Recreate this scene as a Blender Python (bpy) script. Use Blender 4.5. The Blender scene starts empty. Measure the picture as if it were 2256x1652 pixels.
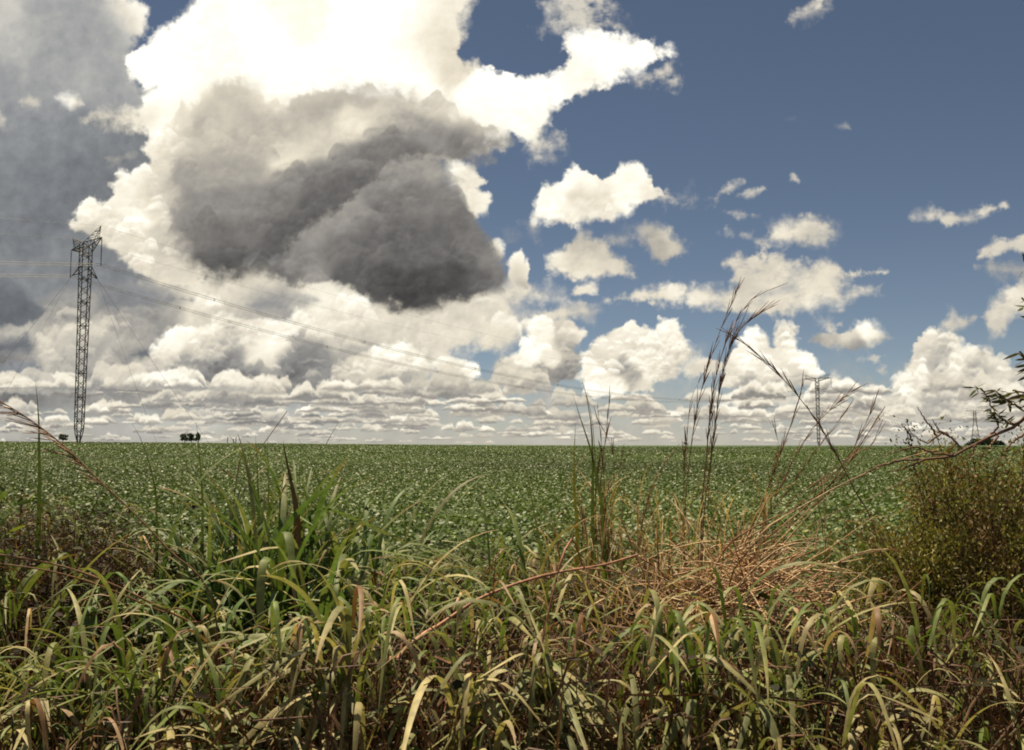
import bpy, math, random
import numpy as np
from mathutils import Vector

sc = bpy.context.scene
COL = sc.collection

# ---------------------------------------------------------------- camera, light, exposure
EYE = 1.7
FOC, CX, CY, EYE_ROW = 1954.0, 1128.0, 826.0, 981.0           # focal length and picture centre in picture units
PITCH = math.atan((EYE_ROW - CY) / FOC)
EXPOSURE = 0.85
SUN_EL, SUN_AZ = math.radians(70), math.radians(-30)            # near the zenith, a little ahead and to the left

cam = bpy.data.cameras.new("camera"); cam_o = bpy.data.objects.new("camera", cam); COL.objects.link(cam_o)
cam_o.location = (0, 0, EYE); cam_o.rotation_euler = (math.pi / 2 + PITCH, 0, 0)
cam.sensor_width = 36; cam.lens = 36 * FOC / 2256.0; cam.clip_start = .05; cam.clip_end = 30000
sc.camera = cam_o
sc.view_settings.view_transform = 'Standard'; sc.view_settings.look = 'None'
sc.view_settings.exposure = EXPOSURE; sc.view_settings.gamma = 1
sc.cycles.filter_width = 1.9
sc.cycles.max_bounces = 6; sc.cycles.diffuse_bounces = 3; sc.cycles.transmission_bounces = 4; sc.cycles.transparent_max_bounces = 8
sc.cycles.glossy_bounces = 2; sc.cycles.sample_clamp_indirect = 6; sc.cycles.caustics_reflective = False; sc.cycles.caustics_refractive = False

to_sun = Vector((math.sin(SUN_AZ) * math.cos(SUN_EL), math.cos(SUN_AZ) * math.cos(SUN_EL), math.sin(SUN_EL)))
sl = bpy.data.lights.new("sun", 'SUN'); sl.energy = 5.0; sl.angle = math.radians(.6); sl.color = (1, .84, .60)
sun_o = bpy.data.objects.new("sun", sl); COL.objects.link(sun_o); sun_o.rotation_euler = to_sun.to_track_quat('Z', 'Y').to_euler()

def at(px, py, d):
    """point at depth Y = d along the direction (px, py)"""
    u = (px - CX) / FOC; v = (CY - py) / FOC
    y = math.cos(PITCH) - v * math.sin(PITCH); z = math.sin(PITCH) + v * math.cos(PITCH)
    return np.array((u * d / y, d, EYE + z * d / y))
# ---------------------------------------------------------------- sky and clouds
SKY_X0, SKY_X1, SKY_Y0, SKY_Y1, SKY_S = -520.0, 2776.0, -470.0, 1006.0, 0.8

def build_clouds():
    """Cloud field on a plane tangent to the celestial sphere; returns linear rgb, cover."""
    rng = np.random.default_rng(11)
    W = int((SKY_X1 - SKY_X0) * SKY_S); H = int((SKY_Y1 - SKY_Y0) * SKY_S)
    X, Y = np.meshgrid(SKY_X0 + (np.arange(W) + .5) / SKY_S, SKY_Y0 + (np.arange(H) + .5) / SKY_S)
    X = X.astype(np.float32); Y = Y.astype(np.float32)

    def hash2(ix, iy, seed):
        n = (ix.astype(np.int64) * 374761393 + iy.astype(np.int64) * 668265263 + seed * 982451653) & 0xffffffff
        n = ((n ^ (n >> 13)) * 1274126177) & 0xffffffff
        n = ((n ^ (n >> 16)) * 2246822519) & 0xffffffff
        return ((n ^ (n >> 15)) & 0xffffff).astype(np.float32) / 16777215.0

    def vnoise(x, y, seed):
        ix = np.floor(x); iy = np.floor(y); fx = x - ix; fy = y - iy
        x0 = int(ix.min()); y0 = int(iy.min()); nx = int(ix.max()) - x0 + 2; ny = int(iy.max()) - y0 + 2
        gx, gy = np.meshgrid(np.arange(nx) + x0, np.arange(ny) + y0)
        a = hash2(gx, gy, seed) * 6.2832; ca = np.cos(a); sa = np.sin(a)
        ix = (ix - x0).astype(np.int32); iy = (iy - y0).astype(np.int32)
        u = fx * fx * fx * (fx * (fx * 6 - 15) + 10); v = fy * fy * fy * (fy * (fy * 6 - 15) + 10)
        def g(i, j, dx, dy):
            k = (iy + j) * nx + ix + i
            return ca.ravel()[k] * dx + sa.ravel()[k] * dy
        n0 = g(0, 0, fx, fy) * (1 - u) + g(1, 0, fx - 1, fy) * u
        n1 = g(0, 1, fx, fy - 1) * (1 - u) + g(1, 1, fx - 1, fy - 1) * u
        return (n0 * (1 - v) + n1 * v) * 1.5

    def fbm(x, y, scale, octs, seed, gain=.5, bill=False):
        t = np.zeros_like(x); a = 1.0; s = 0.0; f = 1.0 / scale
        for o in range(octs):
            n = vnoise(x * f + 17.3 * o, y * f - 9.1 * o, seed + o)
            t += a * (1 - 2 * np.abs(n) * 1.4 if bill else n); s += a; a *= gain; f *= 2.03
        return t / s

    def worley(x, y, R, seed):
        """rounded heads: dome height and how far each head's surface turns to the light"""
        gx = np.floor(x / R); gy = np.floor(y / R); best = np.full(x.shape, 9.0, np.float32); turn = np.zeros_like(best)
        for j in (-1, 0, 1):
            for i in (-1, 0, 1):
                cx = gx + i; cy = gy + j
                dx = x / R - cx - hash2(cx, cy, seed); dy = y / R - cy - hash2(cx, cy, seed + 77)
                d = dx * dx + dy * dy + .35 * hash2(cx, cy, seed + 33); m = d < best
                best = np.where(m, d, best); turn = np.where(m, dx * light[0] + dy * light[1], turn)
        return np.sqrt(np.maximum(0, 1 - best / 1.3)), turn

    def box(a, r):
        for ax in (0, 1):
            p = np.pad(a, [(r + 1, r) if k == ax else (0, 0) for k in (0, 1)], mode='edge')
            c = np.cumsum(p, axis=ax, dtype=np.float64); n = a.shape[ax]
            a = ((c.take(range(2 * r + 1, 2 * r + 1 + n), ax) - c.take(range(0, n), ax)) / (2 * r + 1)).astype(np.float32)
        return a
    def blur(a, r):
        r = max(1, int(r)); return box(box(box(a, r), r), r)
    def sm(a, b, x):
        t = np.clip((x - a) / (b - a), 0, 1); return t * t * (3 - 2 * t)

    # shared fields: swirling warp, cauliflower heads at four sizes, fine fibre noise
    light = (-0.35, -0.94)                              # the sun stands high and a little to the left
    wx = fbm(X, Y, 60, 6, 5, .55); wy = fbm(X, Y, 60, 6, 25, .55)
    fine = fbm(X, Y, 34, 7, 60, .6)
    wide = fbm(X, Y, 150, 6, 90, .55)
    streak = fbm(X * .55 + .3 * Y, Y * 1.2, 40, 7, 130, .62)
    edgy = fbm(X, Y, 90, 3, 150)
    puffs = {}
    for k, (R, wa) in enumerate(((56, 26), (27, 18), (13, 10), (6.5, 5))):
        puffs[R] = worley(X + wa * wx, Y + wa * wy, R, 101 + k)
    def mixp(ws):
        h = sum(w * R * .4 * puffs[R][0] for R, w in ws); t = sum(w * puffs[R][1] for R, w in ws) / sum(w for R, w in ws)
        return h - np.percentile(h, 45), blur(t, 1) * 1.6
    REL = {'big': mixp(((56, 1.), (27, .9), (13, .6), (6.5, .4))), 'mid': mixp(((27, 1.), (13, .8), (6.5, .5))), 'sml': mixp(((13, 1.), (6.5, .7), (27, .6)))}

    rgb = np.zeros((H, W, 3), np.float32); cov = np.zeros((H, W), np.float32)
    warm = np.array([[60, 58, 57], [103, 100, 97], [150, 145, 138], [203, 195, 178], [237, 227, 205], [255, 248, 228], [300, 297, 288]], np.float32)
    cool = np.array([[62, 64, 69], [103, 107, 112], [147, 150, 153], [198, 196, 189], [233, 226, 210], [255, 250, 234], [300, 298, 291]], np.float32)
    stops = np.array([60, 103, 147, 195, 228, 251, 300], np.float32)
    def ramp(b, tint):
        t = cool * tint + warm * (1 - tint)
        return np.stack([np.interp(b, stops, t[:, k]) for k in range(3)], -1).astype(np.float32)

    def paint(sl, b, a, tint):
        c = ramp(b, tint); A = a[..., None]
        c = np.where(c <= 10.3, c / 255 / 12.92, ((c / 255 + .055) / 1.055) ** 2.4)
        rgb[sl] = rgb[sl] * (1 - A) + c * A
        cov[sl] = cov[sl] * (1 - a) + a

    # one fair-weather cumulus of the rows that run back to the horizon
    def small(cx, base, w, hgt, bt, bb, tint, opa=1., fade=False):
        i0 = max(0, int((cx - w * .75 - 12 - SKY_X0) * SKY_S)); i1 = min(W, int((cx + w * .75 + 12 - SKY_X0) * SKY_S))
        j0 = max(0, int((base - hgt * 1.6 - 10 - SKY_Y0) * SKY_S)); j1 = min(H, int((base + hgt * .5 + 8 - SKY_Y0) * SKY_S))
        if i1 - i0 < 3 or j1 - j0 < 3: return
        sl = (slice(j0, j1), slice(i0, i1)); k = np.clip(hgt / 26, .25, 1.3)
        x = (X[sl] + 7 * k * wx[sl] - cx) / (w * .5); y = base - Y[sl] + 5 * k * wy[sl]
        p = np.zeros_like(x)
        for q in range(4):
            o = rng.uniform(-.6, .6); r = rng.uniform(.36, .7); g = rng.uniform(.45, 1.) * (1.1 - .6 * abs(o))
            p = np.maximum(p, g * np.sqrt(np.maximum(0, 1 - ((x - o) / r) ** 2)))
        p = np.maximum(p, .3 * np.sqrt(np.maximum(0, 1 - x * x)))
        t = p * hgt
        sd = np.minimum(t - y, y * 1.2 + hgt * .12) + k * (1.1 * REL['sml'][0][sl] + 7 * fine[sl])
        sd = np.where(t < .5, np.minimum(sd, -3 * k), sd)
        a = sm(-2 * k - .5, 3.6 * k + 1., sd + 2 * k * fine[sl]) * opa
        q = np.clip(y / np.maximum(t, 3), 0, 1.1)
        if fade: a = a * sm(-.05, .55, y / hgt)
        b = bb + (bt - bb) * sm(0., .72, q + .5 * fine[sl] + .2 * wide[sl]) + 17 * REL['sml'][1][sl] + 8 * fine[sl]
        paint(sl, np.clip(b, 60, 275), a, tint)

    def cloud(poly, ctrl, rel='mid', pa=1.0, fa=6., soft=5., rs=22., rim=18., rimw=10., opa=1., tint=.25, sig=None, wisp=0., fn=8., heads=0, hw=(26, 62), hc=1.):
        p = np.array(poly, np.float32); m = 40 + soft * 2 + 30 * pa
        i0 = max(0, int((p[:, 0].min() - m - SKY_X0) * SKY_S)); i1 = min(W, int((p[:, 0].max() + m - SKY_X0) * SKY_S))
        j0 = max(0, int((p[:, 1].min() - m - SKY_Y0) * SKY_S)); j1 = min(H, int((p[:, 1].max() + m - SKY_Y0) * SKY_S))
        sl = (slice(j0, j1), slice(i0, i1)); x = X[sl] + 7 * wx[sl]; y = Y[sl] + 7 * wy[sl]
        d2 = np.full(x.shape, 1e12, np.float32); ins = np.zeros(x.shape, bool)
        for k in range(len(p)):
            ax, ay = p[k]; bx, by = p[(k + 1) % len(p)]
            ex, ey = bx - ax, by - ay; L = ex * ex + ey * ey + 1e-6
            t = np.clip(((x - ax) * ex + (y - ay) * ey) / L, 0, 1)
            d2 = np.minimum(d2, (x - ax - t * ex) ** 2 + (y - ay - t * ey) ** 2)
            if ay != by:
                ins ^= ((ay > y) != (by > y)) & (x < ex * (y - ay) / (by - ay + 1e-9) + ax)
        sd = np.sqrt(d2) * np.where(ins, 1, -1)
        h, r = REL[rel]
        sd2 = sd + pa * h[sl] + fa * fine[sl] * 2.4
        sf = soft * np.exp(1.6 * edgy[sl] + .3)
        a = sm(-sf * .8, sf * 1.5, sd2 + soft * .8 * fine[sl])
        a = a * opa
        if wisp: a = a * np.clip(1 - wisp + wisp * (.85 + 2.6 * streak[sl] + .8 * fine[sl]), 0, 1)
        c = np.array(ctrl, np.float32)
        if sig is None: sig = max(14., .55 * math.sqrt((np.ptp(p[:, 0]) * np.ptp(p[:, 1])) / max(1, len(c))))
        xs = X[sl] + 9 * wx[sl] + .5 * sig * wide[sl]; ys = Y[sl] + 9 * wy[sl]
        num = np.zeros(x.shape, np.float32); den = np.zeros(x.shape, np.float32)
        for cx, cy, cb in c:
            q = ((xs - cx) ** 2 + (ys - cy) ** 2) / (sig * sig)
            w = np.exp(-np.minimum(q, 60)) + 1e-4 / (1 + q * q); num += w * cb; den += w
        b = num / den + rs * r[sl] * np.clip(.75 + 1.6 * edgy[sl] + wide[sl], .15, 1.6) + fn * fine[sl] * 2
        b = b + rim * np.exp(-np.maximum(sd2, 0) / rimw)
        paint(sl, np.clip(b, 60, 300), a, tint)
        if heads:                                       # separate billows standing in front of the body
            inside = np.argwhere(sd2 > 5); pick = inside[rng.integers(0, len(inside), heads)]
            for jy, ix in pick[np.argsort(pick[:, 0])]:
                w = rng.uniform(*hw); lb = float((num / den)[jy, ix])
                small(SKY_X0 + (ix + i0) / SKY_S, SKY_Y0 + (jy + j0) / SKY_S + w * .2, w, w * rng.uniform(.42, .7), lb + hc * rng.uniform(8, 30), lb - hc * rng.uniform(4, 20), tint, rng.uniform(.55, .9), fade=True)

    # thin bright veil towards the horizon
    cloud([(-900, 820), (2900, 850), (2900, 1200), (-900, 1200)], [(0, 850, 150), (400, 850, 165), (900, 880, 176), (1300, 900, 176), (1800, 920, 172), (2300, 920, 165), (0, 970, 170), (700, 970, 184), (1500, 970, 186), (2200, 970, 172)],
          soft=70, pa=0, fa=12, rs=0, rim=0, opa=.8, tint=.5, sig=220)
    # pale backdrop under the great cloud
    cloud([(-900, 560), (150, 535), (300, 520), (480, 540), (700, 560), (1000, 600), (1140, 610), (1245, 655), (1150, 680), (1260, 700), (1150, 740), (1050, 770), (1000, 790), (900, 880), (300, 920), (-900, 920)],
          [(-300, 620, 150), (60, 600, 150), (150, 580, 180), (180, 640, 175), (100, 740, 185), (150, 700, 150), (250, 655, 142), (330, 660, 150), (120, 800, 165), (200, 760, 190), (250, 720, 180), (200, 820, 150), (280, 830, 150), (60, 850, 118), (300, 600, 195), (370, 625, 200), (330, 880, 158), (150, 890, 150), (450, 640, 236), (500, 632, 235), (580, 615, 248), (610, 664, 150), (560, 672, 165), (800, 770, 170), (860, 850, 170), (700, 850, 140), (700, 640, 246), (760, 652, 246), (850, 700, 226), (900, 720, 215), (1000, 700, 216),
           (1100, 660, 218), (1200, 650, 228), (1000, 740, 228), (900, 760, 216), (800, 735, 226), (480, 690, 212), (560, 700, 215), (420, 875, 150), (560, 880, 150), (720, 875, 150), (850, 870, 175)],
          heads=170, hw=(30, 96), hc=1.5, rel='mid', pa=.5, soft=18, fa=9, rs=13, rim=0, tint=.35, sig=46, fn=13)
    # left grey sheet
    cloud([(-900, -470), (250, -470), (285, 0), (318, 5), (330, 25), (327, 60), (305, 95), (290, 130), (320, 190), (345, 215), (380, 250), (400, 330), (400, 560), (300, 640), (120, 660), (60, 690), (-900, 700)],
          [(-400, -200, 160), (150, -150, 165), (0, 20, 200), (100, 30, 168), (200, 40, 165), (30, 90, 190), (150, 110, 160), (250, 60, 160), (290, 25, 235), (310, 20, 262), (0, 180, 152), (50, 150, 170), (100, 180, 160), (160, 150, 172), (200, 170, 172), (250, 180, 155), (290, 160, 185), (40, 270, 150),
           (100, 290, 141), (200, 300, 136), (30, 330, 137), (100, 380, 127), (200, 380, 121), (260, 330, 128), (30, 430, 131), (100, 470, 120), (40, 520, 124), (130, 560, 132), (20, 600, 138), (-200, 400, 130), (70, 640, 135)],
          rel='big', pa=.45, fa=7, soft=12, rs=5, rim=6, tint=.95, sig=42, fn=10)
    cloud([(118, 212), (135, 206), (170, 206), (187, 232), (160, 236), (135, 228)], [(150, 218, 258), (180, 230, 215)], rel='sml', pa=.5, fa=3, soft=6, rs=12, tint=.3)
    cloud([(45, 225), (60, 212), (85, 220), (80, 232), (60, 236)], [(65, 222, 205)], rel='sml', pa=.5, fa=4, soft=9, rs=10, opa=.8)
    cloud([(-10, 230), (12, 265), (8, 285), (-10, 280)], [(5, 260, 205)], rel='sml', pa=.5, fa=4, soft=8, opa=.7)
    cloud([(225, 345), (260, 343), (300, 340), (260, 358), (235, 356)], [(250, 350, 165)], rel='sml', pa=.4, fa=5, soft=8, opa=.6)
    # dark low clouds at the left edge
    cloud([(-500, 600), (20, 606), (40, 620), (62, 645), (105, 682), (85, 706), (30, 722), (-500, 730)], [(10, 625, 128), (40, 640, 118), (20, 690, 92), (70, 690, 104), (-200, 690, 95)], rel='mid', pa=.6, soft=6, rs=8, rim=10, tint=1.)
    cloud([(-500, 745), (20, 742), (60, 735), (85, 760), (70, 780), (0, 785), (-500, 790)], [(20, 770, 100), (70, 750, 130)], rel='mid', pa=.5, soft=8, rs=8, rim=6, tint=1.)
    cloud([(-500, 800), (30, 795), (80, 790), (110, 820), (80, 850), (0, 850), (-500, 860)], [(20, 840, 112), (70, 805, 140), (30, 805, 150)], rel='mid', pa=.5, soft=8, rs=10, rim=6, tint=1.)
    # the overexposed white top
    cloud([(272, 128), (300, 108), (340, 70), (390, 45), (430, 0), (520, -470), (1150, -470), (1046, 0), (1030, 40), (1022, 80), (1005, 110), (1015, 130), (1065, 150), (1110, 158), (1160, 166), (1225, 155), (1250, 130), (1232, 95), (1250, 65), (1300, 60), (1350, 66), (1420, 85), (1470, 105), (1482, 115), (1440, 140), (1400, 165),
           (1340, 190), (1290, 205), (1240, 222), (1215, 250), (1200, 290), (1180, 325), (1150, 312), (1125, 290), (1100, 330), (1000, 350), (700, 350), (380, 330), (330, 300), (300, 262), (310, 235), (318, 205), (290, 170)],
          [(400, 120, 275), (600, 80, 280), (800, 60, 280), (900, 30, 275), (650, 40, 258), (470, 130, 268), (700, 150, 275), (900, 160, 275), (945, 50, 248), (965, 85, 212), (985, 108, 216), (1000, 30, 235), (1015, 50, 255), (940, 110, 262), (1100, 200, 280), (1200, 190, 275), (1330, 110, 280), (1420, 112, 275), (1280, 170, 258), (1215, 290, 245), (1100, 250, 265), (1170, 260, 272), (700, -200, 270)],
          rel='mid', pa=.45, fa=9, soft=7, rs=7, rim=0, tint=.1, sig=40, fn=7)
    cloud([(1190, 0), (1200, -60), (1330, -40), (1340, 10), (1345, 35), (1375, 60), (1310, 72), (1225, 75), (1195, 60), (1225, 40)], [(1250, 30, 225), (1320, 40, 215), (1215, 55, 235)], rel='sml', pa=.6, fa=14, soft=16, rs=6, rim=0, opa=.8, wisp=.85, tint=.6)
    cloud([(1405, 178), (1440, 158), (1475, 142), (1502, 170), (1490, 188), (1450, 186)], [(1450, 170, 220)], rel='sml', pa=.6, fa=12, soft=14, rs=8, rim=0, opa=.85, wisp=.7, tint=.5)
    cloud([(1160, 320), (1190, 300), (1225, 290), (1240, 330), (1200, 350), (1175, 356)], [(1190, 325, 225)], rel='sml', pa=.6, fa=12, soft=14, rs=8, rim=0, opa=.8, wisp=.7, tint=.4)
    cloud([(1030, 135), (1055, 130), (1063, 150), (1045, 158)], [(1050, 142, 225)], rel='sml', pa=.5, fa=6, soft=7, opa=.7)
    # white wisps left of the rim
    cloud([(185, 262), (230, 240), (300, 232), (350, 215), (420, 200), (420, 270), (330, 292), (285, 288), (240, 272)], [(220, 256, 215), (300, 260, 248), (380, 240, 262), (290, 280, 225)], rel='mid', pa=.4, fa=9, soft=16, rs=10, rim=0, tint=.3)
    cloud([(303, 205), (325, 196), (345, 192), (330, 203), (310, 209)], [(325, 200, 118)], rel='sml', pa=.2, fa=5, soft=6, rs=0, rim=0, opa=.75, tint=1.)
    # bright rim column
    cloud([(400, 220), (372, 270), (350, 285), (317, 308), (313, 332), (338, 352), (322, 360), (290, 372), (264, 374), (246, 396), (240, 402), (254, 432), (225, 442), (196, 431), (176, 455), (164, 482), (150, 492), (165, 505), (200, 520), (260, 560), (300, 600), (350, 625), (450, 625), (480, 560), (480, 300)],
          [(330, 318, 252), (355, 296, 262), (345, 340, 222), (380, 290, 222), (283, 386, 268), (300, 405, 240), (262, 400, 240), (330, 412, 214), (198, 452, 255), (188, 474, 244), (250, 460, 240), (290, 456, 250), (300, 482, 262), (330, 450, 226), (240, 500, 226), (300, 520, 226), (350, 530, 205), (280, 572, 214), (340, 590, 215), (195, 515, 186)],
          heads=80, hw=(20, 60), hc=1.4, rel='mid', pa=.62, fa=5, soft=4, rs=20, rim=14, tint=.25, sig=22)
    cloud([(985, 340), (1010, 345), (1045, 370), (1070, 393), (1060, 412), (1082, 442), (1068, 470), (1040, 480), (1000, 440), (975, 380)], [(1005, 352, 262), (1045, 400, 225), (1040, 430, 250), (1065, 440, 250), (1050, 460, 222)], rel='sml', pa=.9, fa=6, soft=5, rs=22, rim=14, tint=.2)
    cloud([(1070, 535), (1095, 522), (1110, 540), (1113, 560), (1100, 575), (1080, 580)], [(1098, 540, 246), (1080, 565, 180)], rel='sml', pa=.7, fa=4, soft=4, rs=16)
    # the great backlit cloud: the hind mass, then the nearer lobe on its right
    cloud([(385, 330), (392, 290), (405, 250), (430, 195), (480, 172), (575, 170), (590, 202), (620, 215), (680, 195), (760, 182), (850, 188), (920, 200), (975, 220), (1010, 240), (1060, 268), (1100, 288), (1132, 290), (1140, 308), (1118, 322), (1085, 332), (1078, 352), (1040, 364), (985, 356), (960, 420), (900, 500), (760, 600), (700, 625), (640, 628), (602, 604), (585, 602), (560, 615), (520, 622), (470, 628), (440, 605), (405, 580), (380, 540), (368, 480), (362, 420), (372, 375)],
          [(400, 250, 256), (420, 215, 252), (500, 180, 202), (560, 185, 194), (585, 200, 240), (700, 200, 205), (710, 232, 172), (800, 212, 184), (880, 215, 192), (960, 232, 206), (1010, 252, 218), (1060, 278, 188), (425, 262, 166), (450, 240, 192), (480, 280, 204), (510, 240, 200), (560, 260, 188), (640, 280, 188), (700, 290, 196), (760, 282, 228), (790, 268, 238), (840, 260, 210), (900, 272, 166), (960, 292, 146), (1020, 312, 124), (1070, 332, 138), (1120, 302, 165), (390, 300, 205), (440, 330, 190), (520, 312, 186), (600, 320, 188), (622, 350, 242), (680, 330, 222), (725, 312, 220), (760, 338, 140), (850, 312, 124), (900, 335, 113), (800, 365, 114), (700, 380, 126), (640, 400, 142), (560, 370, 172), (480, 370, 168), (420, 385, 160), (390, 400, 158), (380, 460, 152), (430, 450, 145), (500, 450, 142), (560, 440, 142), (620, 450, 124), (700, 420, 113), (760, 400, 108), (680, 475, 102), (635, 520, 98), (560, 520, 120), (480, 520, 115), (420, 520, 126), (390, 540, 142), (450, 585, 98), (520, 595, 88), (580, 580, 92), (615, 550, 102), (860, 385, 120), (780, 440, 106), (720, 470, 98), (900, 420, 118), (690, 560, 98)],
          heads=50, hw=(40, 120), hc=.25, rel='big', pa=.42, fa=9, soft=17, rs=13, rim=8, rimw=12, tint=.12, sig=30, fn=9)
    cloud([(592, 606), (596, 580), (636, 548), (656, 512), (690, 482), (735, 465), (772, 440), (790, 412), (835, 385), (862, 352), (905, 338), (948, 336), (985, 352), (992, 380), (1006, 405), (1026, 435), (1046, 475), (1086, 532), (1106, 562), (1122, 602), (1115, 630), (1080, 645), (1030, 660), (980, 675), (920, 688), (870, 690), (840, 675), (810, 655), (770, 640), (735, 630), (700, 622), (640, 628)],
          [(860, 385, 146), (920, 362, 160), (955, 372, 160), (830, 420, 134), (780, 440, 152), (850, 470, 116), (920, 430, 124), (980, 440, 132), (1000, 470, 118), (722, 488, 150), (682, 520, 150), (655, 560, 138), (740, 540, 124), (820, 540, 110), (900, 540, 105), (980, 530, 108), (1050, 540, 120), (1085, 580, 140), (700, 600, 118), (640, 600, 112), (760, 610, 100), (691, 606, 175), (850, 620, 86), (900, 660, 72), (950, 640, 80), (1000, 620, 85), (1060, 610, 98), (1105, 615, 120), (870, 685, 84)],
          heads=50, hw=(40, 110), hc=.3, rel='big', pa=.42, fa=7, soft=8, rs=13, rim=9, rimw=8, tint=.14, sig=27, fn=9)
    # single clouds
    cloud([(215, 640), (260, 622), (330, 622), (372, 642), (425, 662), (350, 680), (215, 684)], [(250, 650, 135), (330, 640, 145), (240, 675, 120), (340, 670, 130)], rel='sml', pa=.7, soft=9, rs=9, rim=5, tint=.8)
    cloud([(545, 672), (570, 650), (620, 642), (680, 648), (705, 662), (650, 685), (570, 690)], [(600, 665, 152), (660, 655, 170), (570, 682, 150)], rel='sml', pa=.6, soft=9, rs=10, rim=10, tint=.6)
    cloud([(80, 740), (120, 715), (170, 708), (215, 700), (250, 720), (240, 760), (210, 800), (150, 830), (100, 830), (75, 790)], [(120, 730, 215), (100, 760, 205), (180, 720, 212), (160, 770, 178), (200, 790, 165), (120, 810, 175), (90, 800, 215)], heads=24, hw=(26, 60), rel='sml', pa=.9, soft=9, rs=16, rim=6, tint=.4)
    cloud([(332, 775), (345, 745), (385, 720), (400, 712), (430, 722), (465, 712), (470, 690), (490, 680), (510, 692), (560, 700), (620, 705), (640, 700), (655, 675), (680, 690), (690, 705), (662, 735), (635, 747), (645, 770), (700, 780), (745, 800), (765, 818), (680, 835), (600, 852), (500, 857), (400, 847), (340, 842), (305, 812), (295, 790)],
          [(370, 748, 262), (350, 765, 250), (410, 732, 254), (465, 716, 244), (430, 760, 216), (350, 795, 200), (420, 800, 166), (480, 760, 186), (520, 740, 196), (520, 790, 142), (380, 835, 122), (470, 835, 122), (520, 835, 122), (560, 782, 248), (600, 775, 255), (590, 802, 226), (622, 797, 128), (680, 797, 130), (640, 832, 112), (560, 832, 122), (600, 842, 115), (640, 720, 250), (662, 692, 244), (612, 722, 248), (550, 722, 228), (540, 690, 238), (700, 830, 148)],
          heads=70, hc=1.6, rel='sml', pa=.9, fa=5, soft=4, rs=30, rim=10, tint=.4, sig=20)
    cloud([(290, 782), (303, 765), (325, 766), (332, 785), (310, 792)], [(310, 780, 112)], rel='sml', pa=.5, soft=4, rs=10, rim=5, tint=.9)
    cloud([(740, 800), (790, 775), (820, 760), (870, 752), (920, 758), (942, 775), (940, 800), (885, 822), (850, 832), (780, 848), (735, 838)], [(830, 785, 262), (880, 770, 256), (920, 775, 248), (905, 800, 226), (800, 800, 216), (785, 830, 200), (860, 828, 186)], heads=24, hw=(22, 46), hc=1.6, rel='sml', pa=.9, soft=5, rs=28, rim=8, tint=.25)
    cloud([(690, 858), (705, 838), (730, 832), (765, 850), (780, 870), (740, 885), (700, 880)], [(730, 845, 240), (715, 865, 215), (750, 878, 165)], rel='sml', pa=.8, soft=4, rs=18, tint=.4)
    cloud([(620, 880), (700, 876), (800, 870), (840, 876), (780, 884), (680, 888)], [(700, 880, 135)], rel='sml', pa=.3, soft=5, rs=6, rim=0, tint=.8, opa=.8)
    cloud([(958, 802), (985, 780), (1010, 785), (1020, 800), (1050, 795), (1066, 812), (1040, 842), (990, 852), (930, 857), (950, 830)], [(990, 790, 242), (1042, 805, 252), (1000, 830, 202), (970, 848, 182)], heads=12, hw=(18, 40), rel='sml', pa=.8, soft=4, rs=20, tint=.25)
    cloud([(1048, 740), (1068, 706), (1100, 698), (1135, 710), (1152, 742), (1120, 775), (1060, 772)], [(1095, 715, 236), (1080, 750, 222), (1120, 760, 214)], rel='sml', pa=.8, soft=9, rs=16, rim=0, tint=.2)
    cloud([(1188, 692), (1230, 676), (1290, 665), (1318, 682), (1300, 706), (1200, 710)], [(1250, 685, 220), (1290, 690, 205)], rel='sml', pa=.5, soft=12, rs=10, rim=0, tint=.2)
    cloud([(1085, 802), (1120, 780), (1145, 760), (1165, 735), (1160, 712), (1180, 698), (1220, 702), (1260, 706), (1285, 720), (1290, 740), (1272, 770), (1285, 800), (1270, 836), (1230, 846), (1180, 843), (1120, 832), (1085, 812)],
          [(1180, 715, 254), (1200, 740, 250), (1170, 768, 266), (1150, 790, 256), (1220, 780, 238), (1250, 730, 204), (1240, 760, 178), (1262, 790, 158), (1110, 806, 188), (1150, 822, 188), (1200, 828, 150), (1250, 822, 142), (1280, 715, 238)], heads=34, hw=(22, 56), hc=1.6, rel='sml', pa=.85, soft=3.5, rs=30, rim=6, tint=.2, sig=16)
    cloud([(1280, 772), (1320, 740), (1350, 725), (1375, 720), (1390, 700), (1420, 715), (1440, 735), (1450, 710), (1455, 697), (1490, 700), (1500, 720), (1520, 755), (1538, 782), (1512, 800), (1490, 832), (1450, 836), (1430, 846), (1440, 862), (1380, 872), (1300, 870), (1270, 832), (1285, 800)],
          [(1470, 712, 256), (1400, 708, 250), (1350, 745, 236), (1480, 760, 242), (1440, 760, 230), (1400, 760, 230), (1350, 772, 242), (1340, 792, 218), (1372, 803, 164), (1405, 788, 240), (1320, 820, 248), (1392, 828, 172), (1440, 820, 246), (1460, 834, 205), (1360, 848, 255), (1420, 858, 220), (1490, 800, 215)], heads=46, hw=(22, 56), hc=1.6, rel='sml', pa=.85, soft=3.5, rs=30, rim=6, tint=.25, sig=16)
    cloud([(1500, 800), (1530, 788), (1580, 790), (1600, 810), (1560, 830), (1510, 826)], [(1540, 802, 232), (1550, 822, 195)], rel='sml', pa=.8, soft=5, rs=18, tint=.25)
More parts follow.
